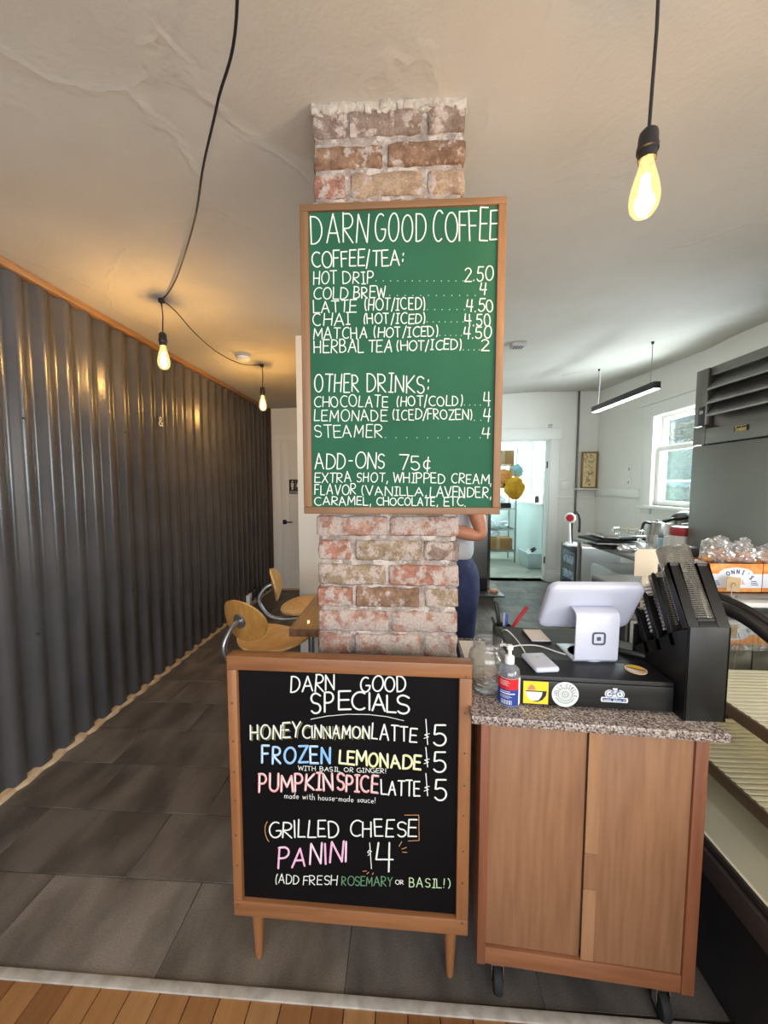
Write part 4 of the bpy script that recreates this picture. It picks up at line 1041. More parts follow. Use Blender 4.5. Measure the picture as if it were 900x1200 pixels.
for p in ([(-.013, .008), (-.004, .018), (.009, .018), (.013, .008)], [(-.013, .008), (0, .008), (-.004, .018)], [(0, .008), (.009, .018)], [(-.007, .020), (-.002, .020)], [(.009, .018), (.008, .021), (.012, .022)]):
    ribbon(m, [dpt(bx + x, bz0 + z) for x, z in p], fn, .0013, .0011)
m2 = MB(DX); m2.add([(bx - .029, -.0011, bz0 - .0115), (bx + .029, -.0011, bz0 - .0115), (bx + .029, -.0011, bz0 - .0035), (bx - .029, -.0011, bz0 - .0035)], [(0, 1, 2, 3)])
m.v += m2.v; m.f += [tuple(i + len(m.v) - 4 for i in f) for f in m2.f]; m.mi += m2.mi
tag(m.build('print', M['blue'], s3), kind='stuff')
m = MB(); write(m, 'pedal, deliver it', lambda s, t: dpt(bx - .026 + .052 * s, bz0 - .010 + .006 * t), .0009, fn, .0014, 0); m.build('print', M['cwhite'], s3)

DT = T + DH
# card reader
rp = atz(632, 779, DT); rd = MB(Matrix.Translation(rp) @ Matrix.Rotation(.12, 4, 'Z')); rd.box(-.034, .034, -.05, .046, .0, .016)
rdo = thing('card_reader', 'rounded white card reader puck on the cash drawer', 'card reader', rp)
rd.build('reader_body', M['white'], rdo, bevel=.0075, seg=5)
m = MB(Matrix.Translation(rp) @ Matrix.Rotation(.12, 4, 'Z')); m.lathe([(0, 0), (.004, 0), (.004, .0006), (0, .0006)], (0, .014, .016), 16); m.build('light_dot', M['grey'], rdo)
# notepad
npz = atz(628, 747, DT + .0015); NX = Matrix.Translation(npz) @ Matrix.Rotation(.0, 4, 'Z')
npd = thing('notepad', 'small notepad with a pinkish white page on the drawer mat', 'notepad', npz)
MB(NX).box(-.031, .031, -.05, .045, 0, .007).build('pad_back', M['black'], npd, bevel=.001)
MB(NX).box(-.030, .030, -.049, .044, .007, .0105).build('top_page', mat('pinkish_paper', srgb(232, 224, 222), .8), npd, bevel=.0008, seg=1)
# coaster
cp = atz(745, 785, DT); m = MB(Matrix.Translation(cp)); m.lathe([(0, 0), (.027, 0), (.027, .002), (0, .002)], (0, 0, 0), 36)
co_ = thing('round_coaster', 'round printed coaster lying on the front of the cash drawer', 'coaster', cp)
m.build('disc', mat('coaster_print', srgb(214, 184, 150), .5), co_, smooth=True)
m = MB(Matrix.Translation(cp)); m.add([(.024 * math.cos(a * PI / 10), .024 * math.sin(a * PI / 10), .0022) for a in range(11)], [tuple(range(11))])
m.build('print', M['yellow'], co_)
m = MB(Matrix.Translation(cp)); m.add([(.024 * math.cos(a * PI / 10 + 2.6), .024 * math.sin(a * PI / 10 + 2.6), .0024) for a in range(8)], [tuple(range(8))]); m.build('print', M['cwhite'], co_)
m = MB(Matrix.Translation(cp)); m.box(-.022, .022, -.002, .003, .0023, .0027, rot=Matrix.Rotation(-.5, 3, 'Z')); m.build('print', mat('brown_print', srgb(120, 60, 40), .6), co_)
# phone
pp = atz(748, 766, DT); PXF = Matrix.Translation(pp) @ Matrix.Rotation(.95, 4, 'Z')
ph = thing('black_phone', 'black handheld phone lying beside the tablet stand', 'phone', pp)
MB(PXF).box(-.037, .037, -.07, .07, .0, .016).build('phone_body', M['black'], ph, bevel=.006, seg=3)
MB(PXF).box(-.031, .031, -.06, .06, .0155, .0168).build('screen', mat('dark_screen', srgb(18, 26, 32), .12), ph, bevel=.0005, seg=1)

# tablet stand
q0 = atz(697, 776, DT); ts = thing('tablet_register', 'white tablet register on a folded white stand, its back to the customer', 'tablet', q0)
SX = Matrix.Translation(q0) @ Matrix.Rotation(.03, 4, 'Z')
m = MB(SX); m.lathe([(0, 0), (.05, 0), (.052, .003), (.05, .006), (0, .006)], (0, .05, 0), 40); m.build('swivel_base', M['white'], ts, smooth=True)
hw = .061; t_ = .006
prof = [(.115, .006), (.004, .006), (0, .010), (-.004, .134), (.000, .142), (.010, .147), (.030, .150)]   # (y,z) folded sheet
m = MB(SX)
def sheet(m, prof, x0, x1, th):
    n = len(prof); L = []; Rr = []
    for i, (y, z) in enumerate(prof):
        a = Vector(prof[max(i - 1, 0)]); b = Vector(prof[min(i + 1, n - 1)]); d = (b - a).normalized(); nn = Vector((-d.y, d.x)) * th
        L.append((y, z)); Rr.append((y - nn.x, z - nn.y))
    vs = [(x, y, z) for x in (x0, x1) for y, z in L + Rr]; fs = []
    for i in range(n - 1):
        fs += [(i, i + 1, 2 * n + i + 1, 2 * n + i), (n + i, 3 * n + i, 3 * n + i + 1, n + i + 1), (i, n + i, n + i + 1, i + 1), (2 * n + i, 2 * n + i + 1, 3 * n + i + 1, 3 * n + i)]
    fs += [(0, 2 * n, 3 * n, n), (n - 1, 2 * n - 1, 4 * n - 1, 3 * n - 1)]
    m.add(vs, fs)
sheet(m, prof, -hw, hw, -.006); m.build('stand', M['white'], ts, bevel=.0015)
lx = MB()
def tp(x, z): return SX @ Vector((x, -.0075 - .004 * (z - .01) / .132, z))
sn2 = (SX.to_3x3() @ Vector((0, -1, .03))).normalized()
def rsq(m, r, cr, wd, cx=.004, cz=.073):
    pts = []
    for k, (sx, sz) in enumerate(((1, 1), (-1, 1), (-1, -1), (1, -1))):
        for j in range(5):
            a = math.radians(k * 90 + j * 22.5); pts.append(tp(cx + sx * (r - cr) + cr * math.cos(a), cz + sz * (r - cr) + cr * math.sin(a)))
    pts.append(pts[0]); ribbon(m, pts, sn2, wd, .0004)
rsq(lx, .0165, .006, .005); m3 = lx
m3.add([tp(.004 + a, .073 + b) + sn2 * .0005 for a, b in ((-.0055, -.0055), (.0055, -.0055), (.0055, .0055), (-.0055, .0055))], [(0, 1, 2, 3)])
lx.build('emblem', mat('emblem_grey', srgb(66, 78, 92), .5), ts)
# tablet slab
tc = SX @ Vector((.004, .048, .150)); tl = math.radians(-30)
TXF = Matrix.Translation(tc) @ Matrix.Rotation(.03, 4, 'Z') @ Matrix.Rotation(-tl, 4, 'X')
def rrect(w_, h_, rad, n=7):
    out = []
    for k, (sx, sz) in enumerate(((1, 1), (-1, 1), (-1, -1), (1, -1))):
        for q_ in range(n + 1):
            a_ = math.radians(k * 90 + 90 * q_ / n); out.append((sx * (w_ - rad) + rad * math.cos(a_), sz * (h_ - rad) + rad * math.sin(a_)))
    return out
m = MB(TXF); rings = [(.024, -.0125), (.012, -.0118), (.005, -.0095), (.001, -.005), (0, 0), (0, .010)]; vs = []; nn_ = 32
for ins, y in rings: vs += [(x, y, z) for x, z in rrect(.136 - ins, .089 - ins, .026 - ins * .5)]
m.add(vs, [(i * nn_ + k, i * nn_ + (k + 1) % nn_, (i + 1) * nn_ + (k + 1) % nn_, (i + 1) * nn_ + k) for i in range(len(rings) - 1) for k in range(nn_)] + [tuple(range(nn_)), tuple(5 * nn_ + k for k in range(nn_))])
m.build('tablet_case', M['white'], ts, smooth=True, angle=.9)
MB(TXF).box(-.122, .122, .0105, .0125, -.080, .080).build('screen', mat('dark_glass', srgb(12, 12, 14), .1), ts, bevel=.0006, seg=1)
# white cable
def smoothpts(P, n=6):
    P = [Vector(p) for p in P]; out = []
    for i in range(len(P) - 1):
        p0, p1, p2, p3 = P[max(i - 1, 0)], P[i], P[i + 1], P[min(i + 2, len(P) - 1)]
        for k in range(n):
            t = k / n; out.append(.5 * ((2 * p1) + (-p0 + p2) * t + (2 * p0 - 5 * p1 + 4 * p2 - p3) * t * t + (-p0 + 3 * p1 - 3 * p2 + p3) * t ** 3))
    out.append(P[-1]); return out


cz = DT + .0035
cab = MB().tube(smoothpts([atz(663, 767, cz), atz(650, 763, cz), atz(632, 757, cz), atz(615, 756, cz), atz(600, 758, cz) , atz(590, 765, T + .05), atz(580, 772, T + .003) + Vector((.01, .12, 0))]), .0022, 8)
tag(cab.build('charging_cable', M['whitem'], smooth=True), 'thin white cable running from the tablet stand off the drawer', 'cable')
cab = MB().tube(smoothpts([atz(617, 768, cz), atz(610, 756, cz), atz(600, 745, cz) + Vector((0, 0, .004)), atz(592, 738, cz + .02), atz(583, 742, T + .03), atz(577, 742, T + .003)]), .0022, 8)
tag(cab.build('charging_cable', M['whitem'], smooth=True), 'thin white cable looping from the card reader behind the jar', 'cable')
# pen cup with pens
pc = atz(588, 757, T); pcp = thing('pen_cup', 'short black pen cup standing behind the glass jar', 'cup', pc)
m = MB(); m.lathe([(0, 0), (.030, 0), (.032, .004), (.034, .078), (.031, .078), (.029, .006), (0, .006)], pc, 28); m.build('cup', M['slate'], pcp, smooth=True)
for nm, lab, dx, dy, tx, ty, L, mm, r in (('black_pen', 'black pen standing upright in the cup', .0, .008, -.15, .1, .155, 'black', .0065), ('black_marker', 'short black pen leaning left in the cup', -.014, .0, -.35, .1, .105, 'black', .0045),
                                         ('grey_pen', 'silver grey pen in the middle of the cup', .006, -.002, .02, .0, .118, 'grey', .004), ('blue_pen', 'blue pen in the cup beside the red one', .014, .006, .12, .05, .112, 'bluepen', .0055), ('red_marker', 'long red marker leaning out of the cup', .010, -.004, .62, -.06, .172, 'red', .0058)):
    b0 = pc + Vector((dx * .6 - tx * .02, dy, .008)); d = Vector((tx, ty, 1)).normalized(); p = thing(nm, lab, 'pen', b0, 'pens in the cup')
    m = MB(); m.lathe([(.001, 0), (r, .012), (r, L * .6)], b0, 12, axis=d); m.build('barrel', M[mm], p, smooth=True)
    m = MB(); m.lathe([(r * 1.12, L * .6), (r * 1.12, L - .006), (r * .7, L)], b0, 12, axis=d); m.build('cap', M[mm], p, smooth=True)

# ------------------------------------------------------------------ lid organizer
ox0, ox1, oy0 = .704, .804, .942
og = thing('lid_organizer', 'tall black slanted lid organizer on the right end of the counter', 'organizer', (.75, 1.04, T))
ax = Vector((0, .50, .866)); th_ = .004
MB().box(ox0, ox1, oy0, oy0 + th_, T, 1.072).build('front_panel', M['blackm'], og, bevel=.001)
lowpoly = [(.942, T), (.942, 1.072), (.962, 1.058), (1.00, 1.036), (1.045, 1.0), (1.09, .975), (1.135, .945), (1.16, .92), (1.16, T)]
for xx, nm in ((ox0, 'side_panel'), (ox1 - th_, 'side_panel')):
    m = MB(); m.prism([(y, z) for y, z in lowpoly], (xx, 0, 0), (0, 1, 0), (0, 0, 1), th_); m.build(nm, M['blackm'], og)
MB().box(ox0, ox1, 1.156, 1.16, T, 1.0).build('back_panel', M['blackm'], og)
def fin(base, wdt, L, x0, x1, nm, dn=.03):
    perp = Vector((0, .866, -.50)); b = Vector((0, base[0], base[1])); a0, a1 = b, b + perp * wdt
    p = [a0 - ax * dn, a1 - ax * dn, a1 + ax * (L - .01), a1 + ax * L - perp * .006, a0 + ax * L + perp * .006, a0 + ax * (L - .01)]
    m = MB(); m.add([(x0, v.y, v.z) for v in p] + [(x1, v.y, v.z) for v in p], [tuple(range(6))[::-1], tuple(range(6, 12))] + [(i, (i + 1) % 6, 6 + (i + 1) % 6, 6 + i) for i in range(6)])
    return m.build(nm, M['blackm'], og, bevel=.001, seg=1)
# sloped face with a long slot: two flanges and a foot strip
for x0, x1 in ((ox0, ox0 + .026), (ox1 - .03, ox1)): fin((.942, 1.072), .004, .165, x0, x1, 'front_flange', 0)
fin((.942, 1.072), .004, .022, ox0 + .026, ox1 - .03, 'front_flange', 0)
for (b, wdt, L) in (((.946, 1.068), .020, .165), ((.998, 1.035), .018, .165), ((1.048, 1.0), .018, .13), ((1.098, .97), .018, .10)):
    for xx in (ox0, ox1 - th_): fin(b, wdt, L, xx, xx + th_, 'side_fin', .004 if b[0] < .95 else .03)
    fin((b[0] + .002, b[1]), .003, L * .9, ox0 + .004, ox1 - .004, 'divider') if b[0] > .95 else None


def stack(label, p0, d, r, n, step, mm, grp=None):
    s = thing('lid_stack', label, 'lids', p0, grp); m = MB()
    for k in range(n):
        c = p0 + d * (k * step)
        m.lathe([(r * .55, step * .9), (r * .8, step * .7), (r * .93, step * .55), (r, step * .35), (r, 0), (r * .96, 0)], c, 28, axis=d, cap=(k == n - 1))
    m.build('lids', M[mm], s, smooth=True); s.children[0]['kind'] = 'stuff'
    return s
stack('tall stack of large clear lids rising out of the top slot', Vector((.751, .985, 1.075)), ax, .039, 36, .0055, 'lids')
stack('stack of small clear lids in the slot behind the large lids', Vector((.742, 1.033, 1.040)), ax, .034, 26, .0056, 'lids')
stack('stack of white lids in the middle side slot of the organizer', Vector((.738, 1.083, 1.005)), ax, .030, 13, .0105, 'whitem')
stack('shortest stack of clear lids in the rearmost organizer slot', Vector((.736, 1.128, .972)), ax, .026, 13, .0066, 'lids')
# cream card behind
m = MB(); pcard = atY(757, 668, 1.20); m.prism([(-.035, -.02), (.035, -.02), (.035, .055), (.028, .066), (-.024, .066), (-.035, .055)], pcard, (1, 0, 0), (0, 0, 1), -.003)
m.prism([(-.01, -.27), (.01, -.27), (.01, 0), (-.01, 0)], pcard + Vector((0, .003, 0)), (1, 0, 0), (0, 0, 1), -.003)
o = m.build('cream_card', M['creamcard'], bevel=.001); tag(o, 'plain cream card standing behind the lid organizer', 'card')
zmin = min(v.co.z for v in o.data.vertices)
for v in o.data.vertices:
    if v.co.z < zmin + .01: v.co.z = T

# ================================================================== DISPLAY CASE
dc = thing('display_case', 'refrigerated display case with black rails and cream wire shelves', 'display case', (1.2, .9, 0))
cX = .872; cX2 = 1.72; cY0, cY1 = -.15, 1.52
MB().box(cX, cX2, cY0, cY1, 0.0, .305).build('base', M['black'], dc)
MB().box(cX - .006, cX + .03, cY0, cY1 - .05, .306, .376).build('bumper_rail', mat('bronze_rail', srgb(78, 68, 64), .5, .3), dc, bevel=.003)
MB().box(cX + .004, cX + .03, cY0, cY1 - .05, .384, .402).build('sill_rail', M['steeldark'], dc, bevel=.002)
m = MB(); m.add([(cX + .012, cY0, .402), (cX + .012, cY1, .402), (cX + .10, cY1, .425), (cX + .10, cY0, .425), (cX2 - .05, cY1, .425), (cX2 - .05, cY0, .425)], [(0, 1, 2, 3), (3, 2, 4, 5)])
m.add([(cX2 - .05, cY0, .405), (cX2 - .05, cY1, .405), (cX2 - .05, cY1, .92), (cX2 - .05, cY0, .92)], [(0, 1, 2, 3)])
m.build('liner', M['cream'], dc)
# far end panel with seams
for k in range(5):
    x0 = cX + .03 + (cX2 - cX - .06) * k / 5; x1 = cX + .03 + (cX2 - cX - .06) * (k + 1) / 5 - .004
    MB().box(x0, x1, cY1 - .012, cY1, .405, .885).build('end_panel', M['mirrorpanel'], dc, bevel=.002)
MB().box(cX + .02, cX2, cY1, cY1 + .05, .0, .905).build('end_wall', M['steeldark'], dc)
MB().box(cX2 - .05, cX2, cY0, cY1, .305, 1.06).build('back_wall', M['steeldark'], dc)
for z, xa, nm in ((.552, .965, 'lower'), (.742, 1.01, 'upper')):
    sh = MB(); sh.box(xa - .006, xa + .006, cY0 + .02, cY1 - .10, z - .034, z + .004); so = sh.build('shelf', mat('shelf_edge', srgb(128, 114, 96), .45, .4), dc, bevel=.002); so['label'] = nm + ' cream wire shelf'
    MB().box(xa + .006, cX2 - .07, cY0 + .02, cY1 - .10, z - .010, z - .006).build('tray', M['cream'], so)
    y = cY0 + .03; k = 0
    while y < cY1 - .11:
        w_ = MB().bar((xa, y, z), (cX2 - .07, y, z), .015, .009).build('wire', M['cream'], so, bevel=.002, seg=1); y += .021; k += 1
    MB().tube([(xa + .12, cY0 + .02, z - .03), (xa + .12, cY1 - .02, z - .03)], .005, 8).build('bracket', M['steeldark'], so)
M['caseglow'] = mat('added_case_glow', srgb(255, 244, 214), .5, emit=(1, .93, .76, 1), estr=9)  # glowing tubes added inside the case to brighten its shelves, no known lamp
for x_, z_ in ((cX2 - .075, .86), (cX2 - .075, .69)):
    MB().tube([(x_, cY0 + .05, z_), (x_, cY1 - .13, z_)], .011, 10).build('added_glow_tube', M['caseglow'], dc, smooth=True)
# posts for the upright supports and rails
for y in (cY1 - .11,):
    for x in (1.16, 1.5): MB().box(x - .006, x + .006, y + .085, y + .097, .41, .9).build('post', M['steel'], dc)
r1 = [atX(836, 697, .92), atX(868, 711, .935), atX(900, 731, .95)]; r1.append(r1[-1] + (r1[-1] - r1[-2]) * 2.5 - Vector((0, 0, .02)))
MB().tube(smoothpts(r1), .0125, 14).build('rail', M['black'], dc, smooth=True)
r2 = [atX(846, 712, .89), atX(872, 724, .905), atX(900, 744, .92)]; r2.append(r2[-1] + (r2[-1] - r2[-2]) * 2.5 - Vector((0, 0, .02)))
MB().tube(smoothpts(r2), .0165, 14).build('rail', M['black'], dc, smooth=True)
m = MB(); r3 = [(p + q_) / 2 for p, q_ in zip(r1, r2)]; m.tube(smoothpts(r3), .006, 8); m.build('rail_seal', M['steel'], dc, smooth=True)
# post carrying the rails down to the case
m = MB(); m.tube([(r2[0].x - .0, r2[0].y + .03, r2[0].z), (cX + .03, r2[0].y + .08, 1.0), (cX + .03, r2[0].y + .08, .40)], .010, 10); m.build('rail_post', M['black'], dc, smooth=True)
m = MB(); m.add([(.92, cY0, 1.04), (.915, r1[0].y, 1.07), (.90, cY1 - .1, .94), (.885, cY1 - .1, .41), (.885, cY0, .41)], [(0, 1, 2, 3, 4)])
m.build('side_glass', M['caseglass'], dc)
m = MB(); m.box(.95, cX2 - .05, cY1 - .30, cY1 + .0, .895, .899); m.build('top_glass', M['caseglass'], dc)
MB().box(1.0, cX2 + .04, cY1 + .05, 1.62, .925, .945).build('white_edge', M['whitem'], dc, bevel=.002)
MB().box(1.0, cX2 + .04, cY1 + .05, 2.02, .0, .925).build('rear_counter', M['steeldark'], dc)
MB().box(1.0, cX2 + .04, 1.621, 2.02, .925, .95).build('rear_top', M['steel'], dc, bevel=.002)

# bagel boxes on the rear counter
ZB = .95
def bagel_box(x0, x1, y, lab, nm, words):
    o = thing('bagel_box', lab, 'box', ((x0 + x1) / 2, y + .07, ZB), 'bagel boxes')
    h = .128; w_ = x1 - x0
    m = MB()
    for a, b, c, d in ((x0, x1, y, y + .004), (x0, x1, y + .136, y + .14), (x0, x0 + .004, y + .004, y + .136), (x1 - .004, x1, y + .004, y + .136)): m.box(a, b, c, d, ZB, ZB + h)
    m.box(x0, x1, y, y + .14, ZB, ZB + .004); m.build('carton', M[nm], o)
    m = MB(); yy = y - .0005; pts = [(x0, ZB + .022), (x1, ZB + .022), (x1, ZB + .084)] + [(x0 + w_ / 2 + w_ * .33 * math.cos(math.radians(a)), ZB + .084 + .028 * math.sin(math.radians(a))) for a in range(0, 181, 15)] + [(x0, ZB + .084)]
    m.add([(x, yy, z) for x, z in pts], [tuple(range(len(pts)))[::1]]); m.build('label_panel', mat('pale_blue_print', srgb(226, 232, 240), .6), o)
    N_ = Vector((0, -1, 0)); m = MB()
    if words:
        for k, ch in enumerate("ONNI'S"):
            a = math.radians(118 - k * 15.5); cx_, cz_ = x0 + w_ / 2 + .004, ZB + .018; R0 = .068; st_, W_ = layout(ch)
            for p in st_:
                ribbon(m, [Vector((cx_ + (R0 + .017 * b) * math.cos(a - (x - W_ / 2) * .2) * 1.05, yy - .0006, cz_ + (R0 + .017 * b) * math.sin(a - (x - W_ / 2) * .2))) for x, b in p], N_, .0032, .0004)
        for xo in (.016, w_ - .045):
            for k in range(3): m.add([(x0 + xo, yy - .0006, ZB + .034 + k * .008), (x0 + xo + .03 - k * .004, yy - .0006, ZB + .034 + k * .008), (x0 + xo + .03 - k * .004, yy - .0006, ZB + .037 + k * .008), (x0 + xo, yy - .0006, ZB + .037 + k * .008)], [(0, 1, 2, 3)])
        m.build('print', M['navy'], o)
        m = MB(); write(m, 'BAGEL', lambda s, t: Vector((x0 + .075 + .075 * s, yy - .0006, ZB + .040 + .014 * t)), .0028, N_, .0002, 0); m.build('print', M['orange'], o)
    return o
bx0 = atz(830, 690, ZB).x; by0 = 1.70
bagel_box(1.345, 1.565, by0, 'orange and white bagel carton with navy arched lettering', 'orange', True)
bagel_box(1.572, 1.79, by0 + .004, 'bagel carton cut by the frame edge beside the lettered one', 'orange', False)
m = MB(); m.prism([(-.024, 0), (.026, -.004), (.027, .058), (-.025, .062)], (1.40, by0 - .055, ZB + .022), (1, -.1, 0), (0, 0, 1), -.002)
pc_ = thing('price_card', 'small kraft price card clipped in front of the bagel carton', 'card', (1.40, by0 - .05, ZB))
m.build('card', M['kraft'], pc_)
m = MB(); m.tube([(1.395, by0 - .055, ZB), (1.395, by0 - .055, ZB + .03)], .002, 6); m.lathe([(0, 0), (.018, 0), (.018, .004), (0, .004)], (1.40, by0 - .05, ZB), 16)
m.build('clip_stand', M['steel'], pc_)
m = MB(); ribbon(m, [Vector((1.398 + .009 * math.cos(a * .5), by0 - .058, ZB + .045 + .014 * math.sin(a * .5))) for a in range(0, 9)], Vector((-.1, -1, 0)).normalized(), .0016, .001); m.build('clip', M['ink'], pc_)


def crumpled(c, rx, ry, rz, seed, n=4, amp=.34, flat=None):
    bm = bmesh.new(); bmesh.ops.create_icosphere(bm, subdivisions=n, radius=1); vs = []
    for v in bm.verts:
        p = v.co.copy(); k = 1 + amp * noise.noise(p * 1.7 + Vector((seed, 0, 0))) + amp * .55 * (1 - 2 * abs(noise.noise(p * 4.2 + Vector((0, seed, 0))))) - amp * .3
        q_ = Vector((p.x * rx, p.y * ry, p.z * rz)) * k
        if flat is not None: q_.z = max(q_.z, flat)
        vs.append(Vector(c) + q_)
    fs = [tuple(v.index for v in f.verts) for f in bm.faces]; bm.free(); return vs, fs


BGL = [('clear bag of bagels leaning at the near left of the carton', 1.318, by0 + .05, .95, .045, .05, .058), ('crumpled clear bag of bagels on the middle of the carton', 1.42, by0 + .07, 1.055, .062, .05, .058), ('clear bag of bagels at the right end of the lettered carton', 1.525, by0 + .07, 1.05, .052, .05, .056), ('clear bag of bagels on the carton cut by the frame edge', 1.66, by0 + .07, 1.05, .075, .05, .052)]
for i, (lab, x, y, z, rx, ry, rz) in enumerate(BGL):
    o = thing('bagel_bag', lab, 'bag', (x, y, z), 'bags of bagels')
    m = MB(); vs, fs = crumpled((x, y, z + rz * .9 + .008), rx, ry, rz, i * 3.3 + 1, flat=-rz * .95); m.add(vs, fs)
    vs, fs = crumpled((x + .02, y, z + rz * 1.9), rx * .45, ry * .5, rz * .45, i * 5.3 + 2, n=3, amp=.5); m.add(vs, fs)
    m.build('bag_film', M['bag'], o, smooth=True, angle=.5)
    for k in range(3):
        c = Vector((x + (k - 1) * rx * .55, y + R_.uniform(-.01, .01), z + rz * (.62 + .5 * (k == 1)))); ring_ = [c + Vector((.021 * math.cos(a * PI / 8), .021 * math.sin(a * PI / 8) * .8, R_.uniform(-.001, .001))) for a in range(17)]
        m = MB(); m.tube(ring_, .0135, 8); m.build('bagel', M['bread'], o, smooth=True)

# ================================================================== REFRIGERATOR
fx = 1.9; FY1, FY0 = 2.60, 1.25; FZ = 2.155
M['fsteel'] = mat('refrigerator_steel', srgb(128, 126, 120), .3, .92, col2=srgb(116, 114, 109), nscale=1.2)
fg = thing('steel_refrigerator', 'tall stainless refrigerator with louvred top by the right wall', 'refrigerator', (2.3, 1.9, 0))
MB().box(fx + .05, XR - .02, FY0, FY1, .0, FZ - .004).build('cabinet_body', M['fsteel'], fg, bevel=.004)
MB().box(fx + .0, fx + .05, 2.505, FY1, 1.80, FZ).build('corner_post', M['fsteel'], fg, bevel=.003)
MB().box(fx + .012, fx + .05, FY0, 2.50, 2.10, FZ).build('louver_top', M['fsteel'], fg, bevel=.002)
zl = [atX(831, y, fx).z for y in (456, 472, 486.5, 501)]
for z in zl[:3]:
    m = MB(); m.add([(fx - .004, 2.50, z + .004), (fx - .004, FY0, z + .004), (fx - .004, FY0, z - .006), (fx - .004, 2.50, z - .006), (fx + .05, 2.50, z + .075), (fx + .05, FY0, z + .075), (fx + .05, FY0, z + .065), (fx + .05, 2.50, z + .065)],
                    [(0, 1, 2, 3), (4, 7, 6, 5), (0, 4, 5, 1), (3, 2, 6, 7), (0, 3, 7, 4), (1, 5, 6, 2)])
    m.build('louver', M['steel'], fg)
MB().box(fx, fx + .05, FY0, 2.50, 1.68, zl[3] - .004).build('name_panel', M['fsteel'], fg, bevel=.002)
MB().box(fx + .0, fx + .05, 2.505, FY1, 1.68, 1.795).build('lower_post', M['fsteel'], fg, bevel=.002)
MB().box(fx - .004, fx + .05, FY0, FY1 - .002, .12, 1.672).build('door', M['fsteel'], fg, bevel=.006)
MB().box(fx - .003, fx + .002, 2.515, 2.565, 1.80, 1.92).build('control_panel', M['black'], fg, bevel=.002)
MB().box(fx - .005, fx - .002, 2.527, 2.553, 1.875, 1.895).build('display', M['grey'], fg)
pa = atX(861, 499, fx - .001); m = MB(); m.box(fx - .004, fx - .001, pa.y - .085, pa.y + .0, pa.z - .036, pa.z - .004)
for v in m.v: pass
npl = m.build('name_plate', M['black'], fg)
m = MB(); ya, yb = pa.y - .008, pa.y - .078
write(m, 'Traulsen', lambda s, t: Vector((fx - .0042, ya + (yb - ya) * s, pa.z - .030 + .022 * t)), .0032, Vector((-1, 0, 0)), .0006, 0)
for z in (pa.z - .034, pa.z - .006): m.add([(fx - .0046, ya, z - .001), (fx - .0046, yb, z - .001), (fx - .0046, yb, z + .001), (fx - .0046, ya, z + .001)], [(0, 1, 2, 3)])
m.build('name_lettering', M['gold'], npl)

# ================================================================== KITCHEN
KZ = .88
kt = thing('steel_worktable', 'long stainless worktable along the right kitchen wall', 'table', (2.2, 3.3, 0))
kx0, kx1, ky0, ky1 = 1.76, 2.70, 2.66, 3.98
MB().box(kx0, kx1, ky0, ky1, KZ - .035, KZ).build('tabletop', M['steel'], kt, bevel=.004)
MB().box(kx0 + .04, kx1, ky0 + .04, ky1 - .04, .22, .25).build('undershelf', M['steeldark'], kt, bevel=.003)
for x in (kx0 + .05, kx1 - .05):
    for y in (ky0 + .05, ky1 - .05): MB().tube([(x, y, 0), (x, y, KZ - .035)], .022, 14).build('leg', M['steel'], kt, smooth=True)
# wrapped steel bin below
rbox('storage_bin', 1.86, 2.6, 3.0, 3.8, .25, .66, M['bin'], None, .02, 3)
tag(bpy.data.objects['storage_bin'], 'large translucent bin on the undershelf of the steel worktable', 'bin')


def ontable(x, y, z=KZ): return atz(x, y, z)
# griddle trays
g0 = ontable(694, 638)
gp = thing('tray_stack', 'stack of black and steel trays at the far end of the worktable', 'trays', (g0.x, g0.y, KZ))
for k, (dx, dy, mm, r) in enumerate(((0, 0, 'black', .1), (.03, -.02, 'steel', -.15), (-.02, .03, 'black', .2), (.04, .0, 'chrome', .05))):
    x, y = g0.x + .10 + dx, g0.y - .12 + dy; z = KZ + .03 * k
    MB(Matrix.Translation((x, y, z)) @ Matrix.Rotation(r, 4, 'Z')).box(-.19, .19, -.13, .13, .0, .022).build('tray', M[mm], gp, bevel=.006)
g1 = ontable(728, 636); o = thing('wire_basket', 'chrome wire basket beside the tray stack', 'basket', (g1.x + .1, g1.y + .02, KZ)); m = MB()
c = Vector((g1.x + .06, g1.y + .0, KZ))
for z, r in ((.006, .10), (.06, .12), (.13, .13)): m.tube([c + Vector((r * math.cos(a * PI / 12), r * math.sin(a * PI / 12), z)) for a in range(25)], .004, 6)
for a in range(12): m.tube([c + Vector((.10 * math.cos(a * PI / 6), .10 * math.sin(a * PI / 6), .006)), c + Vector((.13 * math.cos(a * PI / 6), .13 * math.sin(a * PI / 6), .13))], .003, 6)
m.build('wires', M['chrome'], o, smooth=True)
# papers and packets
for i, (px, py, dx, dy, mm, lab, nm) in enumerate(((700, 640, .13, .1, 'paper', 'flat white packet on the worktable, nearest the table edge', 'paper_packet'), (722, 634, .12, .09, 'whitem', 'white packet with the yellow one on top of it', 'paper_packet'),
                                              (740, 632, .10, .08, 'paper', 'white packet nearest the kettle', 'paper_packet'), (728, 643, .10, .04, 'red', 'flat red packet on the worktable edge', 'paper_packet'))):
    p = ontable(px, py); o = thing(nm, lab, 'packet', (p.x, p.y, KZ)); m = MB(Matrix.Translation((p.x, p.y, KZ + .0 + .0)) @ Matrix.Rotation(R_.uniform(-.5, .5), 4, 'Z')); m.box(-dx, dx, -dy, dy, 0, .016); m.build('packet', M[mm], o, bevel=.004)
p = ontable(726, 634); m = MB(); m.box(p.x - .05, p.x + .07, p.y - .05, p.y + .05, KZ + .016, KZ + .028); tag(m.build('yellow_packet', M['yellow'], bevel=.003), 'small yellow packet lying on white papers', 'packet')
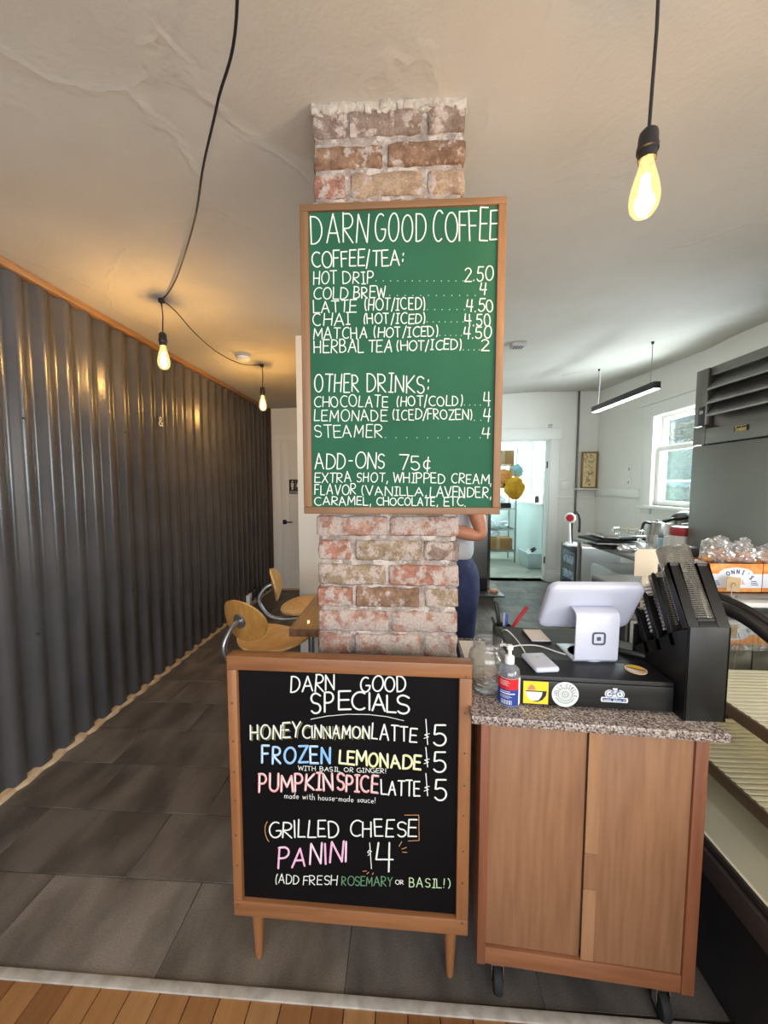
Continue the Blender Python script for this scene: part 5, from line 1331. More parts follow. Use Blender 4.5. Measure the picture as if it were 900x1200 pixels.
for i, (px, py) in enumerate(((735, 646), (747, 644), (757, 648))):
    p = ontable(px, py); m = MB(); vs, fs = crumpled((p.x, p.y, KZ + .026), .075, .06, .03, i + 9, n=3, flat=-.024); m.add(vs, fs)
    tag(m.build('wrapped_utensils', M['bag'], smooth=True, angle=.5), ['clear plastic wrap bundle nearest the table edge', 'clear plastic wrap bundle in the middle', 'clear plastic wrap bundle beside the kettle'][i], 'wrap', 'wrapped bundles')
# kettle
kp = ontable(769, 636); kp = Vector((kp.x, kp.y, KZ)); ke = thing('electric_kettle', 'steel electric kettle with a black handle before the window', 'kettle', kp)
m = MB(); m.lathe([(.085, 0), (.088, .012), (.082, .03), (.080, .10), (.066, .185), (.060, .195), (0, .203)], kp, 32); m.build('kettle_body', M['steel'], ke, smooth=True)
m = MB(); m.tube(smoothpts([kp + Vector((-.065, -.0, .185)), kp + Vector((-.115, 0, .19)), kp + Vector((-.135, 0, .13)), kp + Vector((-.125, 0, .04)), kp + Vector((-.08, 0, .03))]), .013, 10); m.build('handle', M['black'], ke, smooth=True)
m = MB(); m.lathe([(.012, 0), (.016, .01), (0, .018)], kp + Vector((0, 0, .20)), 16); m.build('lid_knob', M['black'], ke, smooth=True)
# white appliance, thermos, bottle
p = ontable(784, 640); p = Vector((p.x, p.y, KZ)); o = thing('white_grinder', 'small white and black grinder right of the kettle', 'grinder', p)
m = MB(); m.lathe([(.05, 0), (.055, .01), (.045, .05), (.045, .16), (.03, .2), (0, .2)], p, 24); m.build('body', M['whitem'], o, smooth=True)
m = MB(); m.lathe([(.052, .03), (.052, .10), (.05, .10)], p, 24); m.build('band', M['black'], o, smooth=True)
p = ontable(796, 641); p = Vector((p.x + .02, p.y, KZ)); o = thing('airpot', 'steel airpot with a raised black lid beneath the window', 'airpot', p)
m = MB(); m.lathe([(.08, 0), (.082, .01), (.080, .22), (.06, .25), (0, .25)], p, 28); m.build('airpot_body', M['steel'], o, smooth=True)
m = MB(Matrix.Translation(p + Vector((-.0, 0, .275))) @ Matrix.Rotation(-.3, 4, 'Y')); m.lathe([(.03, -.03), (.085, -.012), (.09, .008), (.05, .03), (0, .034)], (0, 0, 0), 28); m.box(-.17, -.02, -.022, .022, -.012, .012); m.build('airpot_lid', M['black'], o, bevel=.004)
p = ontable(806, 648); p = Vector((p.x - .01, p.y, KZ)); o = thing('syrup_bottle', 'clear pump bottle standing before the airpot', 'bottle', p)
m = MB(); m.lathe([(.028, 0), (.03, .01), (.03, .13), (.012, .17), (.012, .19)], p, 20); m.build('bottle_body', M['gel'], o, smooth=True)
m = MB(); m.lathe([(.014, .185), (.014, .205), (.006, .21), (.006, .235), (0, .235)], p, 14); m.bar(p + Vector((.005, 0, .235)), p + Vector((-.05, 0, .230)), .012, .010); m.build('pump', M['whitem'], o, smooth=True)
# tub with red lid (stands on the table's near end)
p = Vector((2.0, 2.75, KZ)); p = ontable(797, 660); p = Vector((p.x, p.y, KZ)); o = thing('red_lidded_tub', 'white tub with a red lid beside the refrigerator', 'tub', p)
MB().lathe([(.052, 0), (.055, .004), (.066, .196)], p, 28).build('tub_body', M['whitem'], o, smooth=True)
MB().lathe([(.068, .196), (.070, .20), (.070, .245), (.06, .256), (0, .258)], p, 28).build('tub_lid', mat('translucent_red', srgb(176, 60, 66), .35), o, smooth=True)
for i, (px, py, h, lab) in enumerate(((763, 650, .16, 'stack of small clear cups nearest the worktable edge'), (772, 648, .13, 'stack of pale blue cups beside the clear ones'), (784, 655, .17, 'white paper cup stack before the red-lidded tub'))):
    p = ontable(px, py); p = Vector((p.x, p.y, KZ)); m = MB()
    for k in range(int(h / .012)): m.lathe([(.036, 0), (.040, .012), (.037, .012)], p + Vector((0, 0, k * .012)), 20, cap=(k == 0))
    tag(m.build('cup_stack', [M['lids'], mat('pale_blue_cups', srgb(196, 214, 226), .5), M['whitem']][i], smooth=True), lab, 'cups', 'cup stacks')
# dark box behind organizer: an upright napkin dispenser on the table end
m = MB(); m.box(1.375, 1.465, 1.88, 1.98, .95, 1.115); tag(m.build('napkin_dispenser', mat('charcoal_plastic', srgb(66, 66, 68), .45), bevel=.015, seg=4), 'charcoal napkin dispenser with rounded top behind the bagel carton', 'dispenser')
# mini fridge with glass door
mp = thing('glass_mini_fridge', 'white mini fridge with a black glass door at the table end', 'mini fridge', (2.1, 4.3, 0))
MB().box(1.90, 2.30, 4.06, 4.52, 0, .755).build('cabinet_body', M['whitem'], mp, bevel=.004)
MB().box(1.865, 1.90, 4.07, 4.51, .02, .75).build('door', M['black'], mp, bevel=.004)
MB().box(1.860, 1.866, 4.13, 4.45, .09, .69).build('door_glass', mat('fridge_glass', srgb(50, 62, 74), .1), mp)
for k, z in enumerate((.18, .38, .55)):
    MB().box(1.857, 1.861, 4.16, 4.42, z, z + .09).build('bottles', mat('bottle_blue', srgb(60, 100, 150), .4, col2=srgb(190, 205, 215), nscale=30), mp)
MB().bar((2.302, 4.3, .4), (2.306, 4.3, .62), .1, .004).build('sticker', M['blue'], mp)
# white stand with red paddle
p = Vector((2.02, 4.28, .755)); o = thing('red_mirror_stand', 'white appliance with a round red face on the mini fridge', 'appliance', p)
pt_ = atY(668, 607, 4.2)
MB().lathe([(.0, -.012), (.05, -.012), (.058, 0), (.05, .012), (0, .012)], pt_, 24, axis=(-.6, -1, 0)).build('round_rim', M['whitem'], o, smooth=True)
MB().lathe([(0, 0), (.038, 0), (.038, .004), (0, .004)], pt_ + Vector((-.6, -1, 0)).normalized() * .012, 24, axis=(-.6, -1, 0)).build('red_face', M['red'], o, smooth=True)
MB().tube([pt_ + Vector((0, .02, -.02)), (pt_.x + .01, 4.22, .87), (pt_.x + .02, 4.22, .765)], .014, 10).build('arm', M['whitem'], o, smooth=True)
MB().box(pt_.x - .04, pt_.x + .08, 4.15, 4.29, .755, .775).build('stand_base', M['whitem'], o, bevel=.006)
MB().tube(smoothpts([(pt_.x + .05, 4.26, .775), (pt_.x + .05, 4.26, 1.06), (pt_.x + .10, 4.26, 1.12), (pt_.x + .13, 4.26, 1.05), (pt_.x + .13, 4.26, .90)]), .014, 10).build('hose', M['black'], o, smooth=True)
# framed picture on little shelf
pf = atY(694, 573, YK - .06); shl = MB().box(2.47, XR - .005, YK - .13, YK - .001, 1.36, 1.38)
tag(shl.build('corner_shelf', M['trimwhite'], bevel=.003), 'narrow white shelf in the kitchen corner', 'shelf')
fp = thing('framed_scroll', 'gold framed scroll of ink characters on the corner shelf', 'picture', (2.655, YK - .05, 1.38))
fx0, fx1, fz0, fz1 = 2.545, 2.765, 1.38, 1.90
for a, b, c, d in ((fx0, fx1, fz0, fz0 + .02), (fx0, fx1, fz1 - .02, fz1), (fx0, fx0 + .02, fz0 + .02, fz1 - .02), (fx1 - .02, fx1, fz0 + .02, fz1 - .02)):
    MB().box(a, b, YK - .055, YK - .03, c, d).build('frame_bar', M['goldframe'], fp, bevel=.002)
MB().box(fx0 + .02, fx1 - .02, YK - .045, YK - .035, fz0 + .02, fz1 - .02).build('scroll_paper', M['scroll'], fp)
m = MB(); rr = random.Random(3)
for (cx, cz, n, sz) in ((2.615, 1.83, 5, .022), (2.69, 1.835, 4, .018), (2.70, 1.77, 4, .018), (2.62, 1.76, 4, .022), (2.635, 1.69, 4, .018), (2.65, 1.60, 6, .026), (2.70, 1.59, 5, .022), (2.645, 1.52, 6, .026), (2.66, 1.46, 6, .026)):
    for k in range(n):
        a = rr.uniform(0, 6.28); p0_ = Vector((cx + rr.uniform(-sz, sz), YK - .0455, cz + rr.uniform(-sz, sz))); L = rr.uniform(.012, .035)
        ribbon(m, [p0_, p0_ + Vector((math.cos(a) * L, 0, math.sin(a) * L)), p0_ + Vector((math.cos(a + .6) * L * 1.4, 0, math.sin(a + .6) * L * 1.4))], Vector((0, -1, 0)), .005, .0005)
tag(m.build('brush_writing', M['ink'], fp), kind='stuff')
# conduit
m = MB(); pc0 = atY(678, 462, YK - .02); m.tube([(2.49, YK - .018, ceil_h(2.49, YK - .02)), (2.49, YK - .018, 1.0)], .014, 10)
tag(m.build('wall_conduit', M['steeldark'], smooth=True), 'grey metal conduit running down the kitchen back wall', 'conduit')
# switch plates
for lab, p, ax_ in (('square white blank plate left of the conduit', (2.345, YK, 1.42), 'y'),):
    MBo = MB().box(p[0] - .06, p[0] + .06, YK - .008, YK, p[2] - .06, p[2] + .06); tag(MBo.build('wall_plate', M['trimwhite'], bevel=.003), lab, 'wall plate')
for lab, y, z in (('white light switch between the shelf and window', 4.80, 1.62), ('white outlet plate below the light switch', 4.80, 1.46)):
    o = thing('switch_plate' if 'switch b' in lab else 'outlet_plate', lab, 'switch', (XR - .004, y, z))
    MB().box(XR - .008, XR, y - .04, y + .04, z - .06, z + .06).build('plate', M['trimwhite'], o, bevel=.002); MB().box(XR - .013, XR - .008, y - .01, y + .01, z - .02, z + .02).build('toggle', M['grey'], o)
# linear pendant
lp = thing('linear_pendant_light', 'black linear pendant with a lit strip hung on two wires', 'pendant light', (2.03, 3.7, 2.2))
a = Vector((2.03, 4.19, 2.225)); b = Vector((2.03, 3.19, 2.225))
m = MB(); m.box(2.0, 2.06, b.y, a.y, 2.20, 2.255); m.build('housing', M['black'], lp, bevel=.002)
MB().box(2.006, 2.054, b.y + .006, a.y - .006, 2.196, 2.2005).build('diffuser', M['ledstrip'], lp)
for y in (4.12, 3.27):
    z1 = ceil_h(2.03, y); MB().tube([(2.03, y, 2.255), (2.03, y, z1)], .003, 6).build('wire', M['steel'], lp); MB().lathe([(.0, -.02), (.008, -.02), (.012, 0)], (2.03, y, z1), 12).build('canopy', M['black'], lp)
MB().tube(smoothpts([(2.03, 4.12, 2.255), (2.045, 4.13, 2.4), (2.03, 4.12, ceil_h(2.03, 4.12) - .01), (1.9, 4.2, ceil_h(1.9, 4.2) - .008), (1.75, 4.35, ceil_h(1.75, 4.35) - .004)]), .0035, 6).build('power_cord', M['whitem'], lp)
# ceiling alarm box
p = atz(607, 408, 2.47); z = ceil_h(p.x, p.y); o = thing('ceiling_alarm', 'small grey rectangular alarm on the kitchen ceiling', 'alarm', (p.x, p.y, z))
MB().box(p.x - .055, p.x + .055, p.y - .045, p.y + .045, z - .028, z + .002).build('case', M['grey'], o, bevel=.006); MB().box(p.x - .12, p.x - .055, p.y - .006, p.y + .006, z - .010, z + .001).build('conduit', M['grey'], o)
for k in range(4): MB().box(p.x - .035 + k * .02, p.x - .025 + k * .02, p.y - .03, p.y + .03, z - .0295, z - .0275).build('slot', M['steeldark'], o)
# tall steel cabinet and tray dolly behind the worker
hc = thing('proofing_cabinet', 'tall dark steel cabinet standing behind the worker', 'cabinet', (.86, 4.8, .12))
MB().box(.66, 1.06, 4.62, 5.02, .135, 1.08).build('cabinet_body', M['steeldark'], hc, bevel=.006)
MB().box(1.03, 1.062, 4.61, 4.62, .15, 1.07).build('edge_trim', M['chrome'], hc)
MB().box(.67, 1.03, 4.612, 4.62, .15, .27).build('kick_panel', M['black'], hc)
MB().box(.67, 1.03, 4.614, 4.62, .28, 1.06).build('door', M['steel'], hc, bevel=.002)
for x in (.70, 1.02):
    for y in (4.66, 4.98): MB().box(x - .02, x + .02, y - .02, y + .02, .12, .135).build('foot', M['rubber'], hc)
dl = thing('floor_platform', 'low dark tray platform under the steel cabinet', 'platform', (.95, 4.8, 0))
MB().box(.62, 1.20, 4.42, 5.25, .10, .12).build('tray', M['steeldark'], dl, bevel=.003)
MB().box(.66, 1.08, 4.48, 5.18, 0, .10).build('base', mat('greyed_wood', srgb(128, 120, 110), .7), dl)
m = MB(); m.lathe([(.05, 0), (.055, .03), (.04, .045), (0, .047)], (1.10, 4.55, .12), 20); tag(m.build('orange_lid_pot', mat('terracotta', srgb(206, 150, 116), .6), smooth=True), 'small orange pot on the low platform tray', 'pot')

# ------------------------------------------------------------------ store room contents
rk = thing('wire_shelving', 'wire shelving rack seen through the doorway on the left', 'shelving', (1.65, 7.2, 0))
rx0, rx1, ry0, ry1 = 1.15, 2.06, 7.0, 7.45
for x in (rx0, rx1):
    for y in (ry0, ry1): MB().tube([(x, y, 0), (x, y, 2.1)], .014, 8).build('post', M['steel'], rk)
for z in (.22, .62, 1.0, 1.4, 1.8):
    m = MB()
    for k in range(12): y = ry0 + (ry1 - ry0) * k / 11; m.bar((rx0, y, z), (rx1, y, z), .006, .006)
    m.bar((rx0, ry0, z - .015), (rx1, ry0, z - .015), .008, .03); m.bar((rx1, ry0, z - .015), (rx1, ry1, z - .015), .008, .03); m.build('shelf', M['chrome'], rk)
for i, (x0, x1, z0, z1, mm, lab) in enumerate(((1.62, 2.02, 1.803, 2.06, 'cardboard', 'brown cardboard box on the top wire shelf'), (1.5, 2.02, .224, .44, 'cardboard', 'wide cardboard box on the lowest wire shelf'), (1.6, 2.0, 1.403, 1.52, 'black', 'black crate on the fourth wire shelf'), (1.55, 1.98, 1.004, 1.10, 'black', 'dark tray on the third wire shelf'))):
    o = thing('storage_box', lab, 'box', ((x0 + x1) / 2, 7.2, z0), 'boxes in the store room'); m = MB(); m.box(x0, x1, 7.03, 7.42, z0, z1); m.build('carton', M[mm], o, bevel=.004)
    MB().box((x0 + x1) / 2 - .03, (x0 + x1) / 2 + .03, 7.028, 7.031, z0, z1).build('tape', M['kraft'], o)
for i, (x, z) in enumerate(((1.42, .624), (1.65, .624), (1.90, .624), (1.75, .445), (1.86, 1.105))):
    m = MB(); vs, fs = crumpled((x, 7.2, z + .064), .085, .11, .065, 20 + i, n=3, flat=-.06); m.add(vs, fs)
    tag(m.build('clear_bag', M['bin'], smooth=True, angle=.5), ['clear bag at the left of the second shelf', 'clear bag in the middle of the second shelf', 'clear bag at the right of the second shelf', 'clear bag on the wide cardboard box', 'clear bag on the dark third shelf tray'][i], 'bag', 'clear bags in the store room')
# yellow cloth bag and brown one hanging at the rack corner
hx = thing('yellow_cloth_bag', 'mustard yellow cloth bag hanging at the doorway', 'bag', (1.72, 6.9, 1.1))
pb = atY(603, 572, 6.85)
m = MB(); vs, fs = crumpled((pb.x, 6.85, pb.z - .0), .17, .10, .20, 41, n=4, amp=.22); m.add([Vector((v[0] if False else v.x, v.y, v.z)) for v in vs], fs); m.build('bag_body', M['yellowcloth'], hx, smooth=True, angle=1.4)
m = MB(); m.tube(smoothpts([(pb.x - .09, 6.85, pb.z + .12), (pb.x - .07, 6.9, pb.z + .30), (pb.x + .0, 6.98, 1.80), (pb.x + .02, 6.9, pb.z + .3), (pb.x + .03, 6.85, pb.z + .12)]), .014, 8); m.build('strap', M['yellowcloth'], hx, smooth=True)
for lab, px, py, r, mm, nm in (('brown cloth bag hanging left of the yellow one', 592, 558, .12, 'orange', 'brown_cloth_bag'), ('pale blue cloth bundle above the yellow bag', 606, 552, .11, 'porch', 'blue_cloth_bundle')):
    p = atY(px, py, 6.93); m = MB(); vs, fs = crumpled(p, r, r * .4, r * 1.05, 55 + px, n=3, amp=.3); m.add(vs, fs); m.tube([p + Vector((0, 0, r * .6)), (p.x, 7.0, 1.79)], .006, 6)
    tag(m.build(nm, M[mm], smooth=True, angle=1.4), lab, 'bag')
# shelf with jars below the store window, bin on the floor
sh = thing('store_counter', 'white counter ledge beneath the store room window', 'counter', (2.6, 7.4, 0))
MB().box(2.42, XR - .002, 6.7, 8.29, 1.06, 1.10).build('ledge', M['whitem'], sh, bevel=.004); MB().box(2.44, XR - .002, 6.72, 8.29, 0, 1.06).build('front_panel', M['coolwall'], sh)
for i in range(7):
    p = Vector((2.50 + (i % 2) * .08, 6.8 + i * .19, 1.10)); m = MB(); hh = R_.uniform(.08, .17); m.lathe([(.04, 0), (.042, hh * .8), (.025, hh), (0, hh)], p, 14)
    tag(m.build('store_jar', [M['whitem'], M['bin'], M['slate']][i % 3], smooth=True), ['white jar nearest the doorway on the ledge', 'frosted jar second along the window ledge', 'dark jar third along the window ledge', 'white jar in the middle of the ledge', 'frosted jar past the middle of the ledge', 'dark jar second from the far wall', 'white jar nearest the far wall'][i], 'jar', 'jars on the window ledge')
MB_ = MB().box(2.3, XR - .01, 8.1, 8.29, 1.60, 1.62); tag(MB_.build('wall_shelf', M['whitem'], bevel=.002), 'small white shelf on the store room far wall', 'shelf')
p = atz(634, 655, 0); bn = thing('storage_tub', 'translucent white storage tub on the store room floor', 'tub', (2.28, 6.75, 0))
m = MB(); m.add([(x, y, z) for z, g in ((0.0, .03), (.26, 0)) for x, y in ((2.10 + g, 6.4 + g), (2.42 - g, 6.4 + g), (2.42 - g, 6.95 - g), (2.10 + g, 6.95 - g))], [(3, 2, 1, 0), (0, 1, 5, 4), (1, 2, 6, 5), (2, 3, 7, 6), (3, 0, 4, 7)]); m.build('tub_body', M['bin'], bn, bevel=.01)
MB().box(2.085, 2.435, 6.385, 6.965, .26, .275).build('lid', M['bin'], bn, bevel=.004)
m = MB(); m.tube(smoothpts([(2.2, 6.5, .285), (2.3, 6.6, .32), (2.25, 6.7, .29), (2.35, 6.8, .31)]), .014, 8); tag(m.build('black_strap', M['black'], smooth=True), 'coiled black strap on the lid of the storage tub', 'strap')
# ceiling beam in the store room
struct(MB().box(.42, XR, 6.3, 6.42, 2.34, 2.5).build('trim_13', M['coolwall']))
struct(MB().box(XR - .12, XR, 5.72, 8.3, 2.40, 2.5).build('trim_14', M['trimwhite']))

# ================================================================== CAFE SIDE
tb = thing('wooden_table', 'walnut counter-height table against the pillar and white wall', 'table', (-.15, 1.9, 0))
TX0, TX1, TY0, TY1, TZ = -.432, .02, 1.365, 2.45, .88
MB().box(TX0, TX1, TY0, TY1, TZ - .032, TZ).build('tabletop', M['tabletop'], tb, bevel=.002)
m = MB(); kn = MB()
for x in (-.385, -.04):
    for y in (1.75, 2.38): MB().box(x - .02, x + .02, y - .02, y + .02, 0, TZ - .032).build('leg', M['blackm'], tb, bevel=.002)


def make_chair(label):
    r = thing('bentwood_chair', label, 'chair', (0, 0, 0), 'plywood pedestal chairs')
    # local: sitter looks along +X ; seat centre at origin, height .62
    SZ = .585
    m = MB(); nr, na = 6, 36; vs = []
    for i in range(nr + 1):
        for k in range(na):
            a = 2 * PI * k / na; rr_ = i / nr
            cx = rr_ * .20 * math.cos(a); cy = rr_ * (.195 - .03 * math.cos(a)) * math.sin(a)
            z = SZ + .018 * rr_ ** 2 + .02 * (math.sin(a) ** 2) * rr_ ** 2 - (.035 * max(0, math.cos(a)) ** 2) * rr_ ** 3
            vs.append((cx, cy, z))
    n0 = len(vs); vs += [(x, y, z - .012) for x, y, z in vs]; fs = []
    for i in range(nr):
        for k in range(na):
            a = i * na + k; b = i * na + (k + 1) % na; fs.append((a, b, b + na, a + na)); fs.append((n0 + a, n0 + a + na, n0 + b + na, n0 + b))
    for k in range(na): a = nr * na + k; b = nr * na + (k + 1) % na; fs.append((a, b, n0 + b, n0 + a))
    m.add(vs, fs); m.build('seat', M['ply'], r, smooth=True, weld=True)
    # backrest: curved oval shell
    m = MB(); vs = []; bc = Vector((-.235, 0, SZ + .178))
    for i in range(nr + 1):
        for k in range(na):
            a = 2 * PI * k / na; rr_ = i / nr; y = rr_ * .145 * math.cos(a); z = rr_ * .105 * math.sin(a)
            vs.append(bc + Vector((.030 * (y / .145) ** 2 - z * .18, y, z)))
    n0 = len(vs); vs += [v + Vector((-.012, 0, 0)) for v in vs]
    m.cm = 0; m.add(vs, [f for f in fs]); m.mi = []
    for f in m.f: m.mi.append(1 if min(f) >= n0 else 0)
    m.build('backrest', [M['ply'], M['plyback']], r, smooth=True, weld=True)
    m = MB(); m.lathe([(.038, 0), (.036, .006), (.02, .008), (0, .008)], bc + Vector((-.012, 0, 0)), 24, axis=(-1, 0, -.18)); m.build('mount_plate', M['steeltube'], r, smooth=True)
    m = MB(); m.tube(smoothpts([bc + Vector((-.018, 0, 0)), bc + Vector((-.065, 0, -.025)), bc + Vector((-.105, 0, -.10)), (-.298, 0, SZ - .01), (-.24, 0, SZ - .05), (-.15, 0, SZ - .06), (0, 0, SZ - .05), (.06, 0, SZ - .045)]), .013, 12); m.build('back_tube', M['steeltube'], r, smooth=True)
    m = MB(); m.lathe([(.022, .02), (.022, SZ - .10), (.03, SZ - .09), (.03, SZ - .04), (.07, SZ - .018), (.07, SZ - .01)], (0, 0, 0), 20); m.build('column', M['steeltube'], r, smooth=True)
    m = MB(); m.lathe([(.0, 0), (.20, 0), (.21, .006), (.20, .012), (.10, .022), (.03, .034), (0, .034)], (0, 0, 0), 40); m.build('base', mat('cream_base', srgb(206, 200, 186), .4), r, smooth=True)
    return r


ch1 = make_chair('plywood pedestal chair nearest the specials board, its back turned')
ch2 = copy_tree(ch1); ch2['label'] = 'plywood pedestal chair farther down the table by the white wall'
ch1.location = (-.685, 1.965, 0); ch1.rotation_euler = (0, 0, math.radians(64))
ch2.location = (-.625, 2.47, 0); ch2.rotation_euler = (0, 0, math.radians(12))

# power adapter by the metal wall's foot
pa_ = atz(297, 706, .05); o = thing('wall_outlet_box', 'small white outlet box with a black plug at the metal wall foot', 'outlet', (XL + .03, 3.95, .0))
y_ = atX(297, 706, XL + .05).y
MB().box(XL, XL + .045, y_ - .09, y_ + .09, .06, .16).build('box', M['whitem'], o, bevel=.004); MB().box(XL + .045, XL + .085, y_ - .03, y_ + .06, .12, .22).build('plug', M['black'], o, bevel=.006)
MB().box(XL + .045, XL + .05, y_ - .04, y_ + .02, .08, .12).build('socket', M['black'], o)
MB().tube([(XL + .04, y_ + .03, .2), (XL + .03, y_ + .05, .27)], .006, 6).build('cord', M['black'], o)

# ------------------------------------------------------------------ pendants, swags, detector
M['bulbglass'] = clear('amber_bulb_glass', (1.0, .86, .56, 1), .05, .02, edge=.55, glow=(1, .72, .32, 1), gstr=.35)
M['filament'] = mat('glowing_filament', (1, .7, .3, 1), .5, emit=(1.0, .62, .22, 1), estr=220)
M['glowgas'] = None


def pendant(label, hook, tip_z, sway=Vector((0, 0, 0)), tilt=Vector((0, 0, -1)), power=9, S=1.0):
    """hook: point on the ceiling; tip_z: z where cord meets the socket"""
    hook = Vector(hook); top = Vector((hook.x, hook.y, tip_z)) + sway
    o = thing('pendant_bulb', label, 'pendant light', hook, 'edison pendant bulbs')
    MB().tube([hook + Vector((0, 0, -.012)), hook.lerp(top, .5) + Vector((.004, .002, 0)), top], .0032, 8).build('cord', M['black'], o, smooth=True)
    MB().box(hook.x - .012, hook.x + .012, hook.y - .012, hook.y + .012, hook.z - .022, hook.z).build('ceiling_clip', M['black'], o, bevel=.002)
    d = tilt.normalized() * S; dn = d.normalized()
    m = MB(); m.lathe([(.006, -.004), (.012, .0), (.019, .008), (.0205, .016), (.021, .038), (.023, .040), (.023, .050), (.0195, .052), (.0190, .072), (.0, .072)], top, 28, axis=d, S=S); m.build('socket', M['black'], o, smooth=True)
    m = MB(); m.box(-.006, .006, -.0205, -.0195, -.002, .002); 
    m = MB(); g = [(.0145, .070), (.0155, .080), (.019, .095), (.027, .125), (.0315, .150), (.0320, .165), (.029, .182), (.020, .196), (.008, .2015), (0, .202)]
    m.lathe(g, top, 32, axis=d, cap=False, S=S); m.build('glass_bulb', M['bulbglass'], o, smooth=True, angle=1.5)
    m = MB(); m.lathe([(.004, .068), (.005, .095), (.003, .115), (.0015, .150), (0, .152)], top, 12, axis=d, S=S); m.build('stem', mat('glass_stem', srgb(230, 190, 130), .2), o, smooth=True)
    u = dn.cross(Vector((0, 1, 0))).normalized(); v = dn.cross(u); m = MB()
    for k in range(6):
        a0 = k * PI / 3; a1 = a0 + .35
        m.tube([top + d * .108 + (u * math.cos(a0) + v * math.sin(a0)) * .006 * S, top + d * .178 + (u * math.cos(a1) + v * math.sin(a1)) * .013 * S], .0030 * S, 6)
    m.build('filament', M['filament'], o)
    l = bpy.data.lights.new('bulb_light', 'POINT'); l.energy = power; l.color = (1.0, .68, .34); l.shadow_soft_size = .02
    lo = bpy.data.objects.new('bulb_light', l); COL.objects.link(lo); lo.location = top + d * .14 - hook; lo.parent = o
    return o


b1 = EYE + ray(760.5, 152) * .74
pendant('largest edison bulb pendant, hanging right of the menu board', (b1.x + .006, b1.y + .0, ceil_h(b1.x, b1.y) - .001), b1.z, Vector((-.006, 0, 0)), Vector((-.05, -.05, -1)), 1.6, .84)
h2 = atceil(189, 350, .002); t2 = atY(190, 392, h2.y)
pendant('edison bulb pendant before the corrugated wall, midway down the hall', h2, t2.z + .01, Vector((.0, 0, 0)), power=4.4)
h3 = atceil(307, 427, .002); t3 = atY(307.5, 455, h3.y)
pendant('smallest edison bulb pendant near the restroom door', h3, t3.z + .01, power=4.6)


def swag(name, label, P, r=.0032):
    tag(MB().tube(smoothpts(P, 10), r, 8).build(name, M['black'], smooth=True), label, 'cord')


def onceil(x, y, dz=.0): return atceil(x, y, dz)
swag('swag_cord', 'black cord swooping from the middle pendant towards the viewer', [h2 + Vector((0, 0, -.006)), onceil(198, 342, .02), onceil(209, 320, .05), onceil(228, 258, .08), onceil(238, 196, .085), onceil(255, 120, .08), onceil(278, 0, .06), Vector((-.19, .42, 2.48))], .0036)
swag('swag_cord', 'black cord sagging between the middle and far pendants', [h2 + Vector((0, 0, -.006)), onceil(205, 364, .04), onceil(230, 392, .085), onceil(258, 415, .10), onceil(285, 427, .06), h3 + Vector((0, 0, -.006))])
dp_ = atceil(285, 416); o = thing('smoke_detector', 'round off-white smoke detector on the hall ceiling', 'smoke detector', dp_)
MB().lathe([(.062, 0), (.064, -.008), (.060, -.014), (.05, -.018)], dp_, 32).build('base_ring', M['grey'], o, smooth=True)
MB().lathe([(.05, -.018), (.05, -.034), (.042, -.042), (.02, -.045), (0, -.045)], dp_, 32).build('cover', M['whitem'], o, smooth=True)

# ================================================================== PERSON
pr_ = thing('person', 'person in a light grey t-shirt and navy trousers half hidden by the pillar', 'person', (.28, 2.25, 0))


def skinned(name, pts, edges, mtl, root=0, sub=2, parent=pr_, disp=0):
    me = bpy.data.meshes.new(name); L = parent.location
    me.from_pydata([Vector(p[:3]) - L for p in pts], edges, []); me.materials.append(mtl)
    o = bpy.data.objects.new(name, me); COL.objects.link(o); o.parent = parent
    md = o.modifiers.new('skin', 'SKIN'); md.use_smooth_shade = True
    for i, p in enumerate(pts):
        r = p[3] if isinstance(p[3], tuple) else (p[3], p[3]); me.skin_vertices[0].data[i].radius = r; me.skin_vertices[0].data[i].use_root = (i == root)
    s = o.modifiers.new('sub', 'SUBSURF'); s.levels = sub; s.render_levels = sub
    return o


PXc, PYc = .295, 2.28
# facing -X. left side of body away, right arm towards camera (-Y)
body = [(PXc, PYc, .95, (.09, .10)), (PXc, PYc, 1.10, (.08, .10)), (PXc, PYc, 1.28, (.09, .12)), (PXc - .01, PYc, 1.42, (.07, .10)), (PXc - .02, PYc, 1.50, .055), (PXc - .035, PYc, 1.575, .075), (PXc - .04, PYc, 1.66, .088), (PXc - .03, PYc, 1.73, .065),
        # near arm (right)
        (PXc + .03, PYc - .17, 1.42, .055), (PXc + .105, PYc - .21, 1.27, .046), (PXc + .135, PYc - .20, 1.14, .044), (PXc + .02, PYc - .22, 1.165, .040), (PXc - .10, PYc - .20, 1.19, .028), (PXc - .15, PYc - .19, 1.195, (.040, .018)),
        # far arm
        (PXc + .0, PYc + .18, 1.42, .055), (PXc - .02, PYc + .22, 1.16, .046), (PXc - .12, PYc + .12, 1.12, .038), (PXc - .2, PYc + .03, 1.15, .028), (PXc - .24, PYc, 1.16, (.038, .018)),
        # legs
        (PXc, PYc - .09, .85, .075), (PXc - .0, PYc - .10, .50, .062), (PXc + .01, PYc - .10, .12, .042), (PXc - .01, PYc - .10, .05, .042), (PXc - .14, PYc - .105, .035, (.04, .03)),
        (PXc, PYc + .09, .85, .075), (PXc + .0, PYc + .10, .50, .062), (PXc + .02, PYc + .11, .12, .042), (PXc, PYc + .11, .05, .042), (PXc - .13, PYc + .12, .035, (.04, .03))]
be = [(0, 1), (1, 2), (2, 3), (3, 4), (4, 5), (5, 6), (6, 7), (3, 8), (8, 9), (9, 10), (10, 11), (11, 12), (12, 13), (3, 14), (14, 15), (15, 16), (16, 17), (17, 18), (0, 19), (19, 20), (20, 21), (21, 22), (22, 23), (0, 24), (24, 25), (25, 26), (26, 27), (27, 28)]
bo = len(body)
